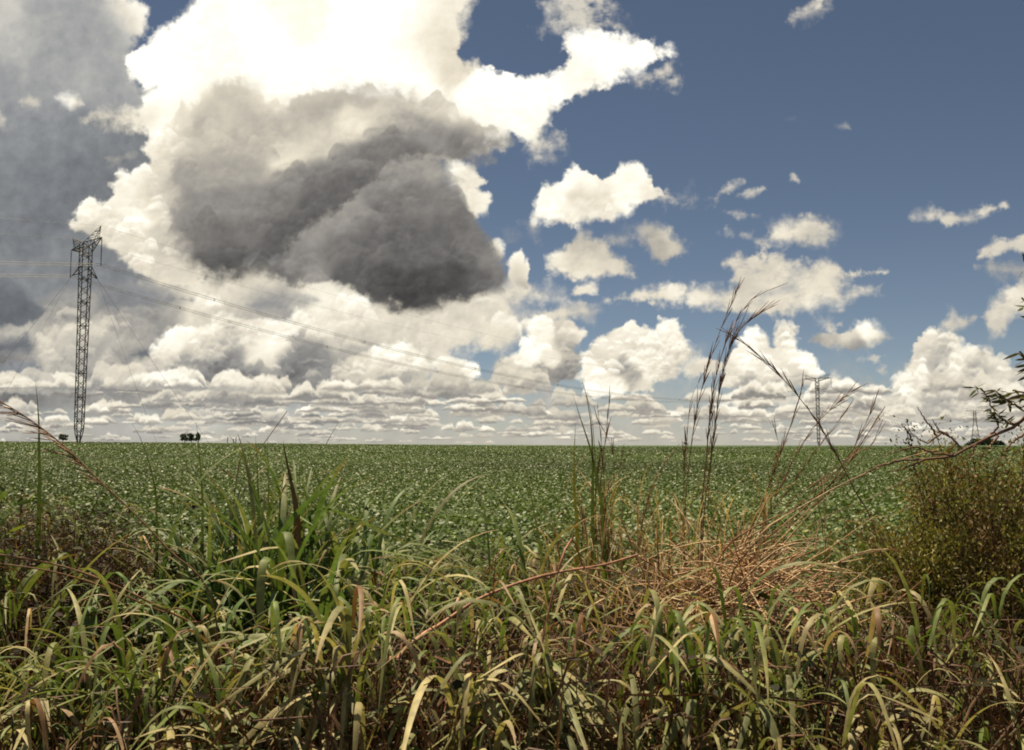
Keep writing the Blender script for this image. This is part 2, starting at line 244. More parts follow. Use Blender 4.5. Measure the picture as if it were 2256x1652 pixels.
    cloud([(1585, 852), (1600, 800), (1620, 755), (1640, 730), (1665, 714), (1690, 740), (1700, 757), (1712, 722), (1730, 712), (1755, 717), (1750, 745), (1762, 765), (1790, 775), (1802, 800), (1806, 830), (1770, 856), (1700, 862), (1620, 857)],
          [(1660, 732, 260), (1640, 760, 250), (1680, 765, 236), (1640, 800, 248), (1722, 732, 226), (1740, 780, 254), (1782, 790, 260), (1720, 790, 236), (1690, 820, 238), (1610, 822, 226), (1640, 850, 168), (1700, 853, 174), (1760, 845, 192), (1740, 812, 224)], heads=40, hw=(22, 54), hc=1.6, rel='sml', pa=.85, soft=3.5, rs=30, rim=6, tint=.3, sig=16)
    cloud([(1800, 840), (1830, 822), (1855, 835), (1840, 845), (1805, 850)], [(1830, 832, 225)], rel='sml', pa=.5, soft=5, rs=14, tint=.3)
    cloud([(1590, 870), (1640, 858), (1720, 860), (1770, 868), (1790, 888), (1700, 895), (1600, 892)], [(1640, 868, 240), (1720, 872, 215), (1680, 888, 180)], rel='sml', pa=.6, soft=5, rs=16, tint=.3)
    cloud([(1340, 657), (1420, 640), (1480, 624), (1560, 630), (1608, 640), (1615, 602), (1585, 582), (1610, 562), (1650, 566), (1700, 558), (1760, 575), (1810, 570), (1850, 580), (1898, 607), (1870, 616), (1862, 640), (1935, 630), (1932, 642), (1880, 657), (1850, 676), (1790, 680), (1700, 696), (1620, 690), (1560, 680), (1450, 668)],
          [(1480, 638, 244), (1430, 655, 224), (1560, 650, 236), (1660, 578, 226), (1700, 600, 206), (1650, 610, 195), (1760, 605, 216), (1800, 640, 232), (1700, 640, 236), (1700, 684, 208), (1600, 674, 212), (1850, 600, 214), (1900, 642, 222)], rel='mid', pa=.3, fa=9, soft=10, rs=12, rim=0, tint=.2, wisp=.3)
    cloud([(1778, 752), (1800, 735), (1850, 736), (1875, 720), (1890, 702), (1920, 704), (1945, 725), (1968, 747), (1930, 757), (1880, 768), (1820, 766)], [(1905, 718, 264), (1932, 735, 252), (1870, 740, 222), (1830, 746, 186), (1800, 755, 166), (1880, 764, 150), (1945, 752, 186)], rel='sml', pa=.7, soft=5, rs=18, rim=0, tint=.3, sig=16)
    cloud([(1800, 715), (1825, 702), (1850, 712), (1825, 725)], [(1825, 712, 205)], rel='sml', pa=.5, fa=8, soft=9, rs=12, opa=.8)
    cloud([(1890, 790), (1915, 782), (1950, 785), (1920, 796)], [(1910, 788, 200)], rel='sml', pa=.4, fa=6, soft=7, rs=8, opa=.7)
    cloud([(1925, 815), (1950, 806), (1962, 820), (1940, 826)], [(1945, 815, 190)], rel='sml', pa=.4, fa=6, soft=7, rs=8, opa=.7)
    cloud([(2062, 728), (2078, 705), (2096, 682), (2112, 698), (2145, 702), (2125, 720), (2100, 738)], [(2095, 705, 205), (2130, 708, 185)], rel='sml', pa=.6, fa=7, soft=9, rs=14, rim=0, tint=.4)
    cloud([(1885, 930), (1900, 900), (1930, 882), (1960, 862), (1967, 830), (1990, 815), (2002, 790), (2015, 770), (2020, 740), (2035, 725), (2060, 720), (2090, 730), (2120, 740), (2127, 762), (2150, 756), (2180, 770), (2190, 792), (2222, 800), (2256, 802), (2360, 790), (2480, 860), (2480, 930)],
          [(2038, 742, 240), (2085, 765, 190), (2040, 772, 206), (2062, 802, 172), (2030, 822, 240), (2010, 850, 236), (2112, 735, 240), (2140, 770, 250), (2162, 792, 196), (2100, 806, 244), (2150, 818, 170), (2182, 785, 218), (1985, 830, 218), (2060, 850, 206), (2120, 850, 184), (2200, 838, 222), (2060, 885, 174), (2140, 892, 212), (1960, 880, 218), (2000, 905, 200), (2200, 905, 186), (1920, 912, 198), (2256, 850, 188), (2350, 850, 195)], heads=110, hw=(22, 60), hc=1.6, rel='sml', pa=.9, soft=4, rs=30, rim=6, tint=.4, sig=22)
    cloud([(2170, 712), (2165, 690), (2190, 660), (2205, 640), (2222, 625), (2256, 614), (2420, 600), (2420, 700), (2240, 700), (2205, 738), (2180, 742)], [(2240, 640, 240), (2222, 670, 226), (2190, 690, 206), (2200, 722, 198), (2256, 690, 200), (2340, 650, 220)], heads=10, hw=(22, 50), hc=.8, rel='sml', pa=.7, fa=7, soft=7, rs=18, rim=0, tint=.35)
    cloud([(2145, 572), (2165, 545), (2190, 528), (2256, 514), (2420, 500), (2420, 562), (2230, 556), (2180, 566)], [(2240, 530, 232), (2180, 552, 204), (2256, 552, 180)], rel='sml', pa=.4, fa=6, soft=6, rs=12, rim=0, tint=.4)
    cloud([(2150, 580), (2200, 578), (2420, 570), (2420, 625), (2230, 622), (2190, 602)], [(2220, 595, 175), (2256, 600, 160)], rel='sml', pa=.5, fa=9, soft=14, rs=10, rim=0, tint=.5, opa=.8, wisp=.4)
    cloud([(2005, 476), (2020, 464), (2060, 463), (2092, 472), (2130, 466), (2170, 450), (2215, 442), (2222, 455), (2190, 470), (2140, 486), (2100, 498), (2080, 500), (2058, 486), (2030, 483)], [(2040, 470, 220), (2090, 490, 205), (2150, 470, 212), (2205, 450, 210)], rel='sml', pa=.3, fa=8, soft=8, rs=10, rim=0, tint=.5, wisp=.35)
    cloud([(1640, 515), (1662, 530), (1690, 510), (1710, 490), (1750, 472), (1790, 478), (1825, 485), (1840, 512), (1820, 542), (1780, 540), (1700, 540), (1665, 540)], [(1740, 495, 232), (1760, 490, 222), (1720, 520, 230), (1800, 512, 204), (1780, 536, 190), (1660, 530, 215)], rel='sml', pa=.4, fa=8, soft=10, rs=12, rim=0, tint=.3, wisp=.3)
    for pl in ([(1578, 426), (1600, 403), (1638, 399), (1612, 420)], [(1622, 431), (1650, 416), (1682, 414), (1660, 429)], [(1592, 468), (1620, 458), (1662, 471), (1630, 480)], [(1585, 508), (1600, 500), (1612, 510)], [(1735, 396), (1745, 385), (1755, 398)], [(1915, 600), (1935, 588), (1952, 600), (1930, 606)]):
        cloud(pl, [(pl[0][0], pl[0][1], 190), (pl[1][0], pl[1][1] + 8, 222)], rel='sml', pa=.25, fa=6, soft=7, rs=8, rim=0, tint=.4, opa=.75, wisp=.4)
    cloud([(1733, 45), (1750, 30), (1790, 18), (1802, -30), (1828, -20), (1822, 10), (1790, 36), (1750, 54)], [(1750, 40, 205), (1808, 10, 225)], rel='sml', pa=.3, fa=9, soft=9, rs=10, rim=0, tint=.6, opa=.9, wisp=.4)
    cloud([(1842, 275), (1862, 274), (1878, 284), (1860, 284)], [(1860, 279, 185)], rel='sml', pa=.1, fa=5, soft=6, rs=4, rim=0, tint=.7, opa=.6)
    cloud([(1738, 262), (1750, 258), (1752, 266)], [(1745, 262, 165)], rel='sml', pa=.1, fa=4, soft=6, rs=4, rim=0, tint=.7, opa=.4)
    cloud([(1170, 482), (1175, 440), (1195, 408), (1240, 402), (1247, 370), (1265, 361), (1290, 382), (1320, 392), (1350, 378), (1370, 362), (1400, 354), (1427, 372), (1440, 400), (1457, 425), (1432, 442), (1402, 452), (1390, 472), (1340, 486), (1290, 490), (1250, 503), (1230, 490), (1180, 488)],
          [(1210, 450, 262), (1260, 390, 268), (1282, 432, 222), (1310, 462, 236), (1350, 408, 262), (1400, 378, 262), (1380, 432, 264), (1432, 420, 240), (1250, 475, 246), (1300, 402, 254), (1330, 430, 224)], heads=12, hw=(24, 60), hc=.6, rel='sml', pa=.8, fa=8, soft=5, rs=16, rim=0, tint=.2, sig=22)
    cloud([(1440, 440), (1470, 420), (1500, 432), (1550, 428), (1562, 442), (1510, 446), (1460, 450)], [(1480, 435, 205), (1540, 437, 195)], rel='sml', pa=.5, fa=12, soft=14, rs=8, rim=0, opa=.75, wisp=.7, tint=.5)
    cloud([(1160, 490), (1175, 482), (1195, 535), (1180, 520)], [(1175, 500, 195)], rel='sml', pa=.4, fa=9, soft=10, rs=6, rim=0, opa=.5, wisp=.5)
    cloud([(1110, 510), (1135, 500), (1145, 520), (1125, 528)], [(1125, 515, 175)], rel='sml', pa=.4, fa=9, soft=12, rs=6, rim=0, opa=.5, wisp=.5)
    cloud([(1200, 592), (1205, 565), (1240, 550), (1247, 530), (1280, 515), (1300, 508), (1330, 530), (1350, 552), (1380, 570), (1387, 590), (1360, 606), (1310, 612), (1260, 616), (1220, 606)], [(1218, 570, 248), (1290, 540, 190), (1270, 560, 192), (1320, 572, 202), (1300, 588, 240), (1260, 602, 230), (1350, 592, 215), (1240, 575, 235)], rel='sml', pa=.7, fa=8, soft=7, rs=14, rim=0, tint=.15)
    cloud([(1330, 522), (1350, 512), (1388, 520), (1390, 545), (1360, 540)], [(1360, 525, 185)], rel='sml', pa=.5, fa=10, soft=10, rs=8, rim=0, opa=.6, wisp=.5)
    cloud([(1365, 595), (1390, 580), (1398, 605), (1375, 612)], [(1380, 600, 205)], rel='sml', pa=.5, fa=8, soft=8, rs=8, rim=0, opa=.8, wisp=.3)
    cloud([(1393, 500), (1420, 490), (1450, 487), (1475, 500), (1500, 530), (1512, 552), (1480, 566), (1460, 583), (1440, 570), (1415, 535)], [(1440, 520, 176), (1478, 510, 226), (1450, 550, 176), (1492, 540, 192), (1410, 500, 192)], rel='sml', pa=.5, fa=8, soft=8, rs=12, rim=0, tint=.15)
    cloud([(1113, 602), (1120, 580), (1135, 553), (1150, 549), (1163, 575), (1168, 600), (1160, 637), (1140, 630), (1120, 615)], [(1146, 568, 248), (1142, 600, 196), (1128, 590, 232), (1157, 600, 232), (1150, 628, 175)], rel='sml', pa=.5, fa=6, soft=5, rs=14, tint=.15)
    cloud([(1250, 650), (1270, 630), (1300, 616), (1322, 632), (1316, 646)], [(1295, 632, 230), (1265, 645, 212)], rel='sml', pa=.5, fa=6, soft=6, rs=12, tint=.2)
    # rows to the horizon: far ones first
    bases = np.sort(976 - 122 * rng.random(560) ** 1.2)[::-1]
    for yb in bases:
        d = 980 - yb
        cx = rng.uniform(-520, 2776)
        left = 1 - float(np.clip((cx - 350) / 700, 0, 1))
        if d > 70 and rng.random() < (.7 if cx > 1100 else .4): continue
        f = float(np.clip(d / 26, 0, 1)); bt0 = rng.uniform(208, 262); bb0 = rng.uniform(142, 184) - rng.uniform(0, 24) * left
        bt0 = bt0 * (.55 + .45 * f) + 216 * (.45 - .45 * f); bb0 = bb0 * (.5 + .5 * f) + 172 * (.5 - .5 * f)
        w0 = (22 + d * .9) * rng.uniform(.6, 1.5); tint = .12 + .5 * left * rng.random()
        for q in range(rng.integers(3, 7)):
            o = rng.normal(0, .36); hgt = (6 + d * .38) * rng.uniform(.5, 1.3) * math.exp(-o * o * 1.6); w = max(w0 * rng.uniform(.35, .8), hgt * 1.7)
            small(cx + o * w0, yb - (1 + d * .03) * rng.random(), w, hgt, bt0 * rng.uniform(.92, 1.04), bb0, tint, rng.uniform(.85, 1.), fade=rng.random() < .35)
    # outside the photographed part the field thins out into scattered cumulus
    for k in range(26):
        s = -1 if rng.random() < .5 else 1
        cx = -300 - rng.random() * 150 if s < 0 else 2480 + rng.random() * 230; cy = rng.uniform(-300, 860); r = rng.uniform(30, 110)
        pl = [(cx + r * 1.4 * math.cos(t), cy + r * .6 * math.sin(t) * (1 if math.sin(t) < 0 else .45)) for t in np.linspace(0, 6.28, 10)[:-1]]
        cloud(pl, [(cx, cy - r * .4, 245), (cx, cy + r * .2, 185)], rel='mid', pa=.7, soft=6, rs=20, tint=.3)
    lin = rgb / np.maximum(cov, 1e-3)[..., None]
    edge = sm(0, 330, X - SKY_X0 + 60 * wide) * sm(0, 330, SKY_X1 - X + 60 * wide) * sm(0, 110, Y - SKY_Y0)
    return lin.astype(np.float32), (cov * edge).astype(np.float32)

def make_world():
    lin, cov = build_clouds()
    H, W = cov.shape
    img = bpy.data.images.new("cloud_field", W, H, alpha=True, float_buffer=True)
    img.colorspace_settings.name = 'Non-Color'; img.alpha_mode = 'CHANNEL_PACKED'
    buf = np.empty((H, W, 4), np.float32); buf[..., :3] = lin / (2 ** EXPOSURE); buf[..., 3] = cov
    img.pixels.foreach_set(buf[::-1].ravel()); img.update(); img.pack()
    w = bpy.data.worlds.new("World"); sc.world = w; w.use_nodes = True
    nt = w.node_tree; nt.nodes.clear(); N = nt.nodes.new; L = nt.links.new
    def math_(op, a, b=None, c=None):
        n = N('ShaderNodeMath'); n.operation = op
        for k, v in enumerate((a, b, c)):
            if v is None: continue
            if isinstance(v, (int, float)): n.inputs[k].default_value = v
            else: L(v, n.inputs[k])
        return n.outputs[0]
    tc = N('ShaderNodeTexCoord'); mp = N('ShaderNodeMapping'); mp.vector_type = 'POINT'; mp.inputs['Rotation'].default_value = (-PITCH, 0, 0)
    L(tc.outputs['Generated'], mp.inputs['Vector'])
    sp = N('ShaderNodeSeparateXYZ'); L(mp.outputs[0], sp.inputs[0]); x, y, z = sp.outputs
    yc = math_('MAXIMUM', y, .02)
    u = math_('DIVIDE', x, yc); v = math_('DIVIDE', z, yc)
    U = math_('MULTIPLY_ADD', u, FOC / (SKY_X1 - SKY_X0), (CX - SKY_X0) / (SKY_X1 - SKY_X0))
    V = math_('MULTIPLY_ADD', v, FOC / (SKY_Y1 - SKY_Y0), 1 - (CY - SKY_Y0) / (SKY_Y1 - SKY_Y0))
    cb = N('ShaderNodeCombineXYZ'); L(U, cb.inputs[0]); L(V, cb.inputs[1])
    im = N('ShaderNodeTexImage'); im.image = img; im.extension = 'CLIP'; im.interpolation = 'Cubic'; L(cb.outputs[0], im.inputs['Vector'])
    # clear sky
    sky = N('ShaderNodeTexSky'); sky.sky_type = 'NISHITA'; sky.sun_disc = False
    sky.sun_elevation = SUN_EL; sky.sun_rotation = SUN_AZ; sky.altitude = 1200; sky.air_density = .72; sky.dust_density = SKY_DUST; sky.ozone_density = 1.2
    bg = N('ShaderNodeVectorMath'); bg.operation = 'MULTIPLY'; bg.inputs[1].default_value = SKY_TINT; L(sky.outputs[0], bg.inputs[0])
    # scattered clouds over the rest of the dome
    nz = N('ShaderNodeTexNoise'); nz.inputs['Scale'].default_value = 3.2; nz.inputs['Detail'].default_value = 8; nz.inputs['Roughness'].default_value = .58
    m2 = N('ShaderNodeMapping'); m2.inputs['Scale'].default_value = (1, 1, 2.2); L(tc.outputs['Generated'], m2.inputs[0]); L(m2.outputs[0], nz.inputs['Vector'])
    mr = N('ShaderNodeMapRange'); mr.interpolation_type = 'SMOOTHSTEP'; mr.inputs[1].default_value = .5; mr.inputs[2].default_value = .64; L(nz.outputs[0], mr.inputs[0])
    au = math_('ABSOLUTE', math_('SUBTRACT', U, .5)); av = math_('ABSOLUTE', math_('SUBTRACT', V, .5))
    e = N('ShaderNodeMapRange'); e.interpolation_type = 'SMOOTHSTEP'; e.inputs[1].default_value = .40; e.inputs[2].default_value = .5
    L(math_('MAXIMUM', au, av), e.inputs[0])
    behind = math_('LESS_THAN', y, .03)
    out_ = math_('MAXIMUM', e.outputs[0], behind)
    inside = math_('MULTIPLY', im.outputs['Alpha'], math_('SUBTRACT', 1, behind))
    mixA = N('ShaderNodeMix'); mixA.data_type = 'RGBA'; L(math_('MULTIPLY', mr.outputs[0], out_), mixA.inputs['Factor']); L(bg.outputs[0], mixA.inputs[6])
    mixA.inputs[7].default_value = (.50, .48, .45, 1)
    mixB = N('ShaderNodeMix'); mixB.data_type = 'RGBA'; L(inside, mixB.inputs['Factor']); L(mixA.outputs[2], mixB.inputs[6]); L(im.outputs['Color'], mixB.inputs[7])
    b = N('ShaderNodeBackground'); L(mixB.outputs[2], b.inputs[0]); b.inputs[1].default_value = 1
    o = N('ShaderNodeOutputWorld'); L(b.outputs[0], o.inputs[0])
    w.cycles.sampling_method = 'MANUAL'; w.cycles.sample_map_resolution = 1024

SKY_DUST = .15
SKY_TINT = (.0440, .0386, .0330)                    # strength of the clear sky in the world background
make_world()

# ---------------------------------------------------------------- helpers
rng = np.random.default_rng(7); random.seed(7)

def tag(o, label=None, cat=None, group=None, kind=None):
    if label: o['label'] = label
    if cat: o['category'] = cat
    if group: o['group'] = group
    if kind: o['kind'] = kind
    return o
def empty(name, loc=(0, 0, 0), rz=0.):
    o = bpy.data.objects.new(name, None); o.empty_display_size = .2; COL.objects.link(o); o.location = [float(c) for c in loc]; o.rotation_euler = (0, 0, rz); return o

class Geo:
    """collects vertices, faces and vertex tints and links them as ONE mesh object"""
    def __init__(s): s.V = []; s.F = []; s.C = []; s.n = 0
    def add(s, V, F, C):
        V = np.asarray(V, np.float32).reshape(-1, 3); s.V.append(V); s.F.append(np.asarray(F, np.int64) + s.n)
        s.C.append(np.broadcast_to(np.asarray(C, np.float32), (len(V), 3))); s.n += len(V)
    def build(s, name, mat, parent=None, origin=None, smooth=True):
        me = bpy.data.meshes.new(name); V = np.concatenate(s.V); C = np.concatenate(s.C)
        if parent is not None and origin is None: origin = np.array(parent.location)
        if origin is not None: V = V - np.asarray(origin, np.float32)
        sizes = np.concatenate([np.full(len(f), f.shape[1]) for f in s.F]); loops = np.concatenate([f.ravel() for f in s.F])
        me.vertices.add(len(V)); me.vertices.foreach_set('co', V.astype(np.float32).ravel())
        me.loops.add(len(loops)); me.loops.foreach_set('vertex_index', loops.astype(np.int32))
        me.polygons.add(len(sizes)); st = np.concatenate([[0], np.cumsum(sizes)[:-1]])
        me.polygons.foreach_set('loop_start', st.astype(np.int32)); me.polygons.foreach_set('loop_total', sizes.astype(np.int32))
        if smooth: me.polygons.foreach_set('use_smooth', np.ones(len(sizes), bool))
        a = me.color_attributes.new('tint', 'FLOAT_COLOR', 'POINT'); a.data.foreach_set('color', np.concatenate([C, np.ones((len(C), 1), np.float32)], 1).astype(np.float32).ravel())
        me.update(calc_edges=True); me.materials.append(mat)
        o = bpy.data.objects.new(name, me); COL.objects.link(o)
        if parent is not None: o.parent = parent
        elif origin is not None: o.location = [float(c) for c in origin]
        return o

def unit(a): return a / np.maximum(np.linalg.norm(a, axis=-1, keepdims=True), 1e-9)

def ribbons(g, P, Wd, S, C, fold=.25):
    """N ribbons: P (N,n,3) mid line, Wd (N,n) half width, S (N,n,3) side vectors, C (N,n,3) tint; two strips with a fold"""
    N, n = P.shape[:2]; T = unit(np.gradient(P, axis=1)); nr = unit(np.cross(T, S))
    A = P + S * Wd[..., None] + nr * (Wd * fold)[..., None]; B = P - S * Wd[..., None] + nr * (Wd * fold)[..., None]
    V = np.stack([A, P, B], 2).reshape(-1, 3); Cc = np.repeat(C[:, :, None, :], 3, 2).reshape(-1, 3)
    i = (np.arange(N)[:, None] * n + np.arange(n - 1)[None]).ravel() * 3
    F = np.concatenate([np.stack([i, i + 1, i + 4, i + 3], 1), np.stack([i + 1, i + 2, i + 5, i + 4], 1)])
    g.add(V, F, Cc)

def tubes(g, P, R, C, k=5):
    """N tubes along P (N,n,3), radius R (N,n)"""
    N, n = P.shape[:2]; T = unit(np.gradient(P, axis=1)); ref = np.where(np.abs(T[..., 2:3]) > .9, np.array([1., 0, 0]), np.array([0, 0, 1.]))
    a = unit(np.cross(T, ref)); b = np.cross(T, a); an = np.arange(k) * 2 * math.pi / k
    V = P[:, :, None] + (a[:, :, None] * np.cos(an)[:, None] + b[:, :, None] * np.sin(an)[:, None]) * R[:, :, None, None]
    base = (np.arange(N)[:, None] * n + np.arange(n - 1)[None]).reshape(-1, 1) * k; j = np.arange(k)[None]; j2 = (j + 1) % k
    F = np.stack([base + j, base + j2, base + k + j2, base + k + j], -1).reshape(-1, 4)
    C = np.asarray(C, np.float32)
    C = np.broadcast_to(C, (N, n, 3)) if C.ndim < 3 else C
    g.add(V.reshape(-1, 3), F, np.repeat(C[:, :, None], k, 2).reshape(-1, 3))

def smooth_path(pts, n):
    """Catmull-Rom through pts, resampled to n points"""
    p = np.asarray(pts, float); p = np.vstack([2 * p[0] - p[1], p, 2 * p[-1] - p[-2]]); out = []
    for i in range(1, len(p) - 2):
        t = np.linspace(0, 1, 12, endpoint=False)[:, None]; a, b, c, d = p[i - 1:i + 3]
        out.append(.5 * (2 * b + (c - a) * t + (2 * a - 5 * b + 4 * c - d) * t ** 2 + (3 * b - a - 3 * c + d) * t ** 3))
    out = np.vstack(out + [p[-2][None]]); s = np.concatenate([[0], np.cumsum(np.linalg.norm(np.diff(out, axis=0), axis=1))])
    q = np.linspace(0, s[-1], n); return np.stack([np.interp(q, s, out[:, k]) for k in range(3)], 1)

def leaves(g, P, D, Nn, L, Wd, C, six=True, cup=.15):
    """N flat leaves: base P, direction D, normal Nn, length L, width Wd"""
    D = unit(D); S = unit(np.cross(D, Nn)); U = np.cross(S, D); L = L[:, None]; w = Wd[:, None] * .5
    if six:
        V = np.stack([P, P + D * L * .3 + S * w + U * w * cup, P + D * L * .7 + S * w * .8 + U * w * cup, P + D * L, P + D * L * .7 - S * w * .8 + U * w * cup, P + D * L * .3 - S * w + U * w * cup], 1)
    else:
        V = np.stack([P, P + D * L * .45 + S * w, P + D * L, P + D * L * .45 - S * w], 1)
    m = V.shape[1]; N = len(P); i = np.arange(N)[:, None] * m
    Cc = np.repeat(C[:, None], m, 1).reshape(-1, 3)
    if six: g.add(V.reshape(-1, 3), np.concatenate([i + np.array([[0, 1, 2, 3]]), i + np.array([[0, 3, 4, 5]])]), Cc)
    else: g.add(V.reshape(-1, 3), i + np.array([[0, 1, 2, 3]]), Cc)

def rdir(n, zmin=-1., zmax=1.):
    z = rng.uniform(zmin, zmax, n); a = rng.uniform(0, 2 * math.pi, n); r = np.sqrt(np.maximum(0, 1 - z * z)); return np.stack([r * np.cos(a), r * np.sin(a), z], 1)

def bars(g, segs, r, C, k=4):
    S = np.asarray(segs, float).reshape(-1, 2, 3); R = np.full(S.shape[:2], r); tubes(g, S, R, np.asarray(C), k)

# ---------------------------------------------------------------- materials
def new_mat(name):
    m = bpy.data.materials.new(name); m.use_nodes = True; nt = m.node_tree; nt.nodes.clear(); return m, nt, nt.nodes.new, nt.links.new
def plant_mat(name, rough=.5, spec=.35, trans=.35, mottle=.35, scale=40, warm=(1.05, 1.1, .55), streak=None):
    """tint attribute (the plant's own colour) broken up by noise; part of the light passes through"""
    m, nt, N, L = new_mat(name)
    at_ = N('ShaderNodeAttribute'); at_.attribute_name = 'tint'
    tc = N('ShaderNodeTexCoord'); nz = N('ShaderNodeTexNoise'); nz.inputs['Scale'].default_value = scale; nz.inputs['Detail'].default_value = 4
    if streak:
        mp = N('ShaderNodeMapping'); mp.inputs['Scale'].default_value = streak; L(tc.outputs['Object'], mp.inputs[0]); L(mp.outputs[0], nz.inputs['Vector'])
    else: L(tc.outputs['Object'], nz.inputs['Vector'])
    mr = N('ShaderNodeMapRange'); mr.inputs[1].default_value = .3; mr.inputs[2].default_value = .7; mr.inputs[3].default_value = 1 - mottle; mr.inputs[4].default_value = 1 + mottle; L(nz.outputs[0], mr.inputs[0])
    mx = N('ShaderNodeVectorMath'); mx.operation = 'SCALE'; L(at_.outputs['Color'], mx.inputs[0]); L(mr.outputs[0], mx.inputs['Scale'])
    p = N('ShaderNodeBsdfPrincipled'); L(mx.outputs[0], p.inputs['Base Color']); p.inputs['Roughness'].default_value = rough; p.inputs['Specular IOR Level'].default_value = spec
    o = N('ShaderNodeOutputMaterial')
    if trans > 0:
        w = N('ShaderNodeVectorMath'); w.operation = 'MULTIPLY'; w.inputs[1].default_value = warm; L(mx.outputs[0], w.inputs[0])
        t = N('ShaderNodeBsdfTranslucent'); L(w.outputs[0], t.inputs[0]); s = N('ShaderNodeMixShader'); s.inputs[0].default_value = trans; L(p.outputs[0], s.inputs[1]); L(t.outputs[0], s.inputs[2]); L(s.outputs[0], o.inputs[0])
    else: L(p.outputs[0], o.inputs[0])
    return m
M_GRASS = plant_mat('grass_blade', .55, .25, .30, .3, 30)
M_DRY = plant_mat('dry_stem', .6, .3, .12, .4, 60, (1.15, 1., .8))
M_LEAF = plant_mat('weed_leaf', .7, .18, .25, .4, 25)
M_SHRUB = plant_mat('shrub_leaf', .6, .25, .28, .35, 8)
M_SOY = plant_mat('soybean_leaf', .5, .3, .2, .3, 6)
M_BARK = plant_mat('bark', .8, .2, 0, .4, 70)
M_TREE = plant_mat('far_tree_leaf', .7, .2, .15, .3, .6)
def metal_mat(name, base, rough=.55, metal=.4):
    m, nt, N, L = new_mat(name); tc = N('ShaderNodeTexCoord'); nz = N('ShaderNodeTexNoise'); nz.inputs['Scale'].default_value = .8; nz.inputs['Detail'].default_value = 6; L(tc.outputs['Object'], nz.inputs['Vector'])
    cr = N('ShaderNodeValToRGB'); cr.color_ramp.elements[0].position = .3; cr.color_ramp.elements[1].position = .7
    cr.color_ramp.elements[0].color = (*[c * .7 for c in base], 1); cr.color_ramp.elements[1].color = (*[c * 1.2 for c in base], 1); L(nz.outputs[0], cr.inputs[0])
    p = N('ShaderNodeBsdfPrincipled'); L(cr.outputs[0], p.inputs['Base Color']); p.inputs['Roughness'].default_value = rough; p.inputs['Metallic'].default_value = metal
    o = N('ShaderNodeOutputMaterial'); L(p.outputs[0], o.inputs[0]); return m
M_STEEL = metal_mat('galvanised_steel', (.075, .065, .06))
M_WIRE = metal_mat('aluminium_wire', (.16, .15, .14))
M_GLASS = metal_mat('insulator_glass', (.07, .035, .028), .35, 0)
M_POLE = metal_mat('weathered_wood', (.09, .07, .055), .9, 0)

def ground_mat():
    m, nt, N, L = new_mat('soil_and_litter'); tc = N('ShaderNodeTexCoord')
    n1 = N('ShaderNodeTexNoise'); n1.inputs['Scale'].default_value = 1.3; n1.inputs['Detail'].default_value = 8; L(tc.outputs['Object'], n1.inputs['Vector'])
    n2 = N('ShaderNodeTexNoise'); n2.inputs['Scale'].default_value = 45; n2.inputs['Detail'].default_value = 5; L(tc.outputs['Object'], n2.inputs['Vector'])
    c1 = N('ShaderNodeValToRGB'); c1.color_ramp.elements[0].color = (.035, .020, .012, 1); c1.color_ramp.elements[1].color = (.11, .065, .038, 1); L(n2.outputs[0], c1.inputs[0])
    c2 = N('ShaderNodeMix'); c2.data_type = 'RGBA'; L(n1.outputs[0], c2.inputs['Factor']); L(c1.outputs[0], c2.inputs[6]); c2.inputs[7].default_value = (.045, .05, .02, 1)
    p = N('ShaderNodeBsdfPrincipled'); L(c2.outputs[2], p.inputs['Base Color']); p.inputs['Roughness'].default_value = .95; p.inputs['Specular IOR Level'].default_value = .1
    bm = N('ShaderNodeBump'); bm.inputs['Strength'].default_value = .6; bm.inputs['Distance'].default_value = .03; L(n2.outputs[0], bm.inputs['Height']); L(bm.outputs[0], p.inputs['Normal'])
    o = N('ShaderNodeOutputMaterial'); L(p.outputs[0], o.inputs[0]); return m
M_GROUND = ground_mat()

# ---------------------------------------------------------------- ground
def sstep(a, b, x): t = np.clip((x - a) / (b - a), 0, 1); return t * t * (3 - 2 * t)
def gz(x, y):
    """the land rises a little to the middle distance, more on the left"""
    x = np.asarray(x, float); y = np.asarray(y, float); d = np.hypot(x, y)
    left = sstep(.25, -.55, x / np.maximum(np.abs(y) + 20, 1))
    return .95 * sstep(35, 260, d) + .95 * left * sstep(40, 175, d) + .06 * np.sin(x * .9 + 1.1 * np.sin(y * .7)) * sstep(14, 4, d)

def radial_sheet(rads, nth, zoff, y_gate=None):
    th = np.linspace(0, 2 * math.pi, nth, endpoint=False); R, T = np.meshgrid(rads, th, indexing='ij'); x = R * np.sin(T); y = R * np.cos(T)
    V = np.stack([x, y, gz(x, y) + zoff], -1).reshape(-1, 3); i = (np.arange(len(rads) - 1)[:, None] * nth + np.arange(nth)[None]).ravel(); j = (np.arange(len(rads) - 1)[:, None] * nth + (np.arange(nth)[None] + 1) % nth).ravel()
    return V, np.stack([i, i + nth, j + nth, j], 1)
g = Geo(); V, F = radial_sheet(np.concatenate([[.01], np.geomspace(.5, 9000, 70)]), 128, 0); g.add(V, F, (.1, .1, .1)); tag(g.build('ground', M_GROUND), kind='structure')

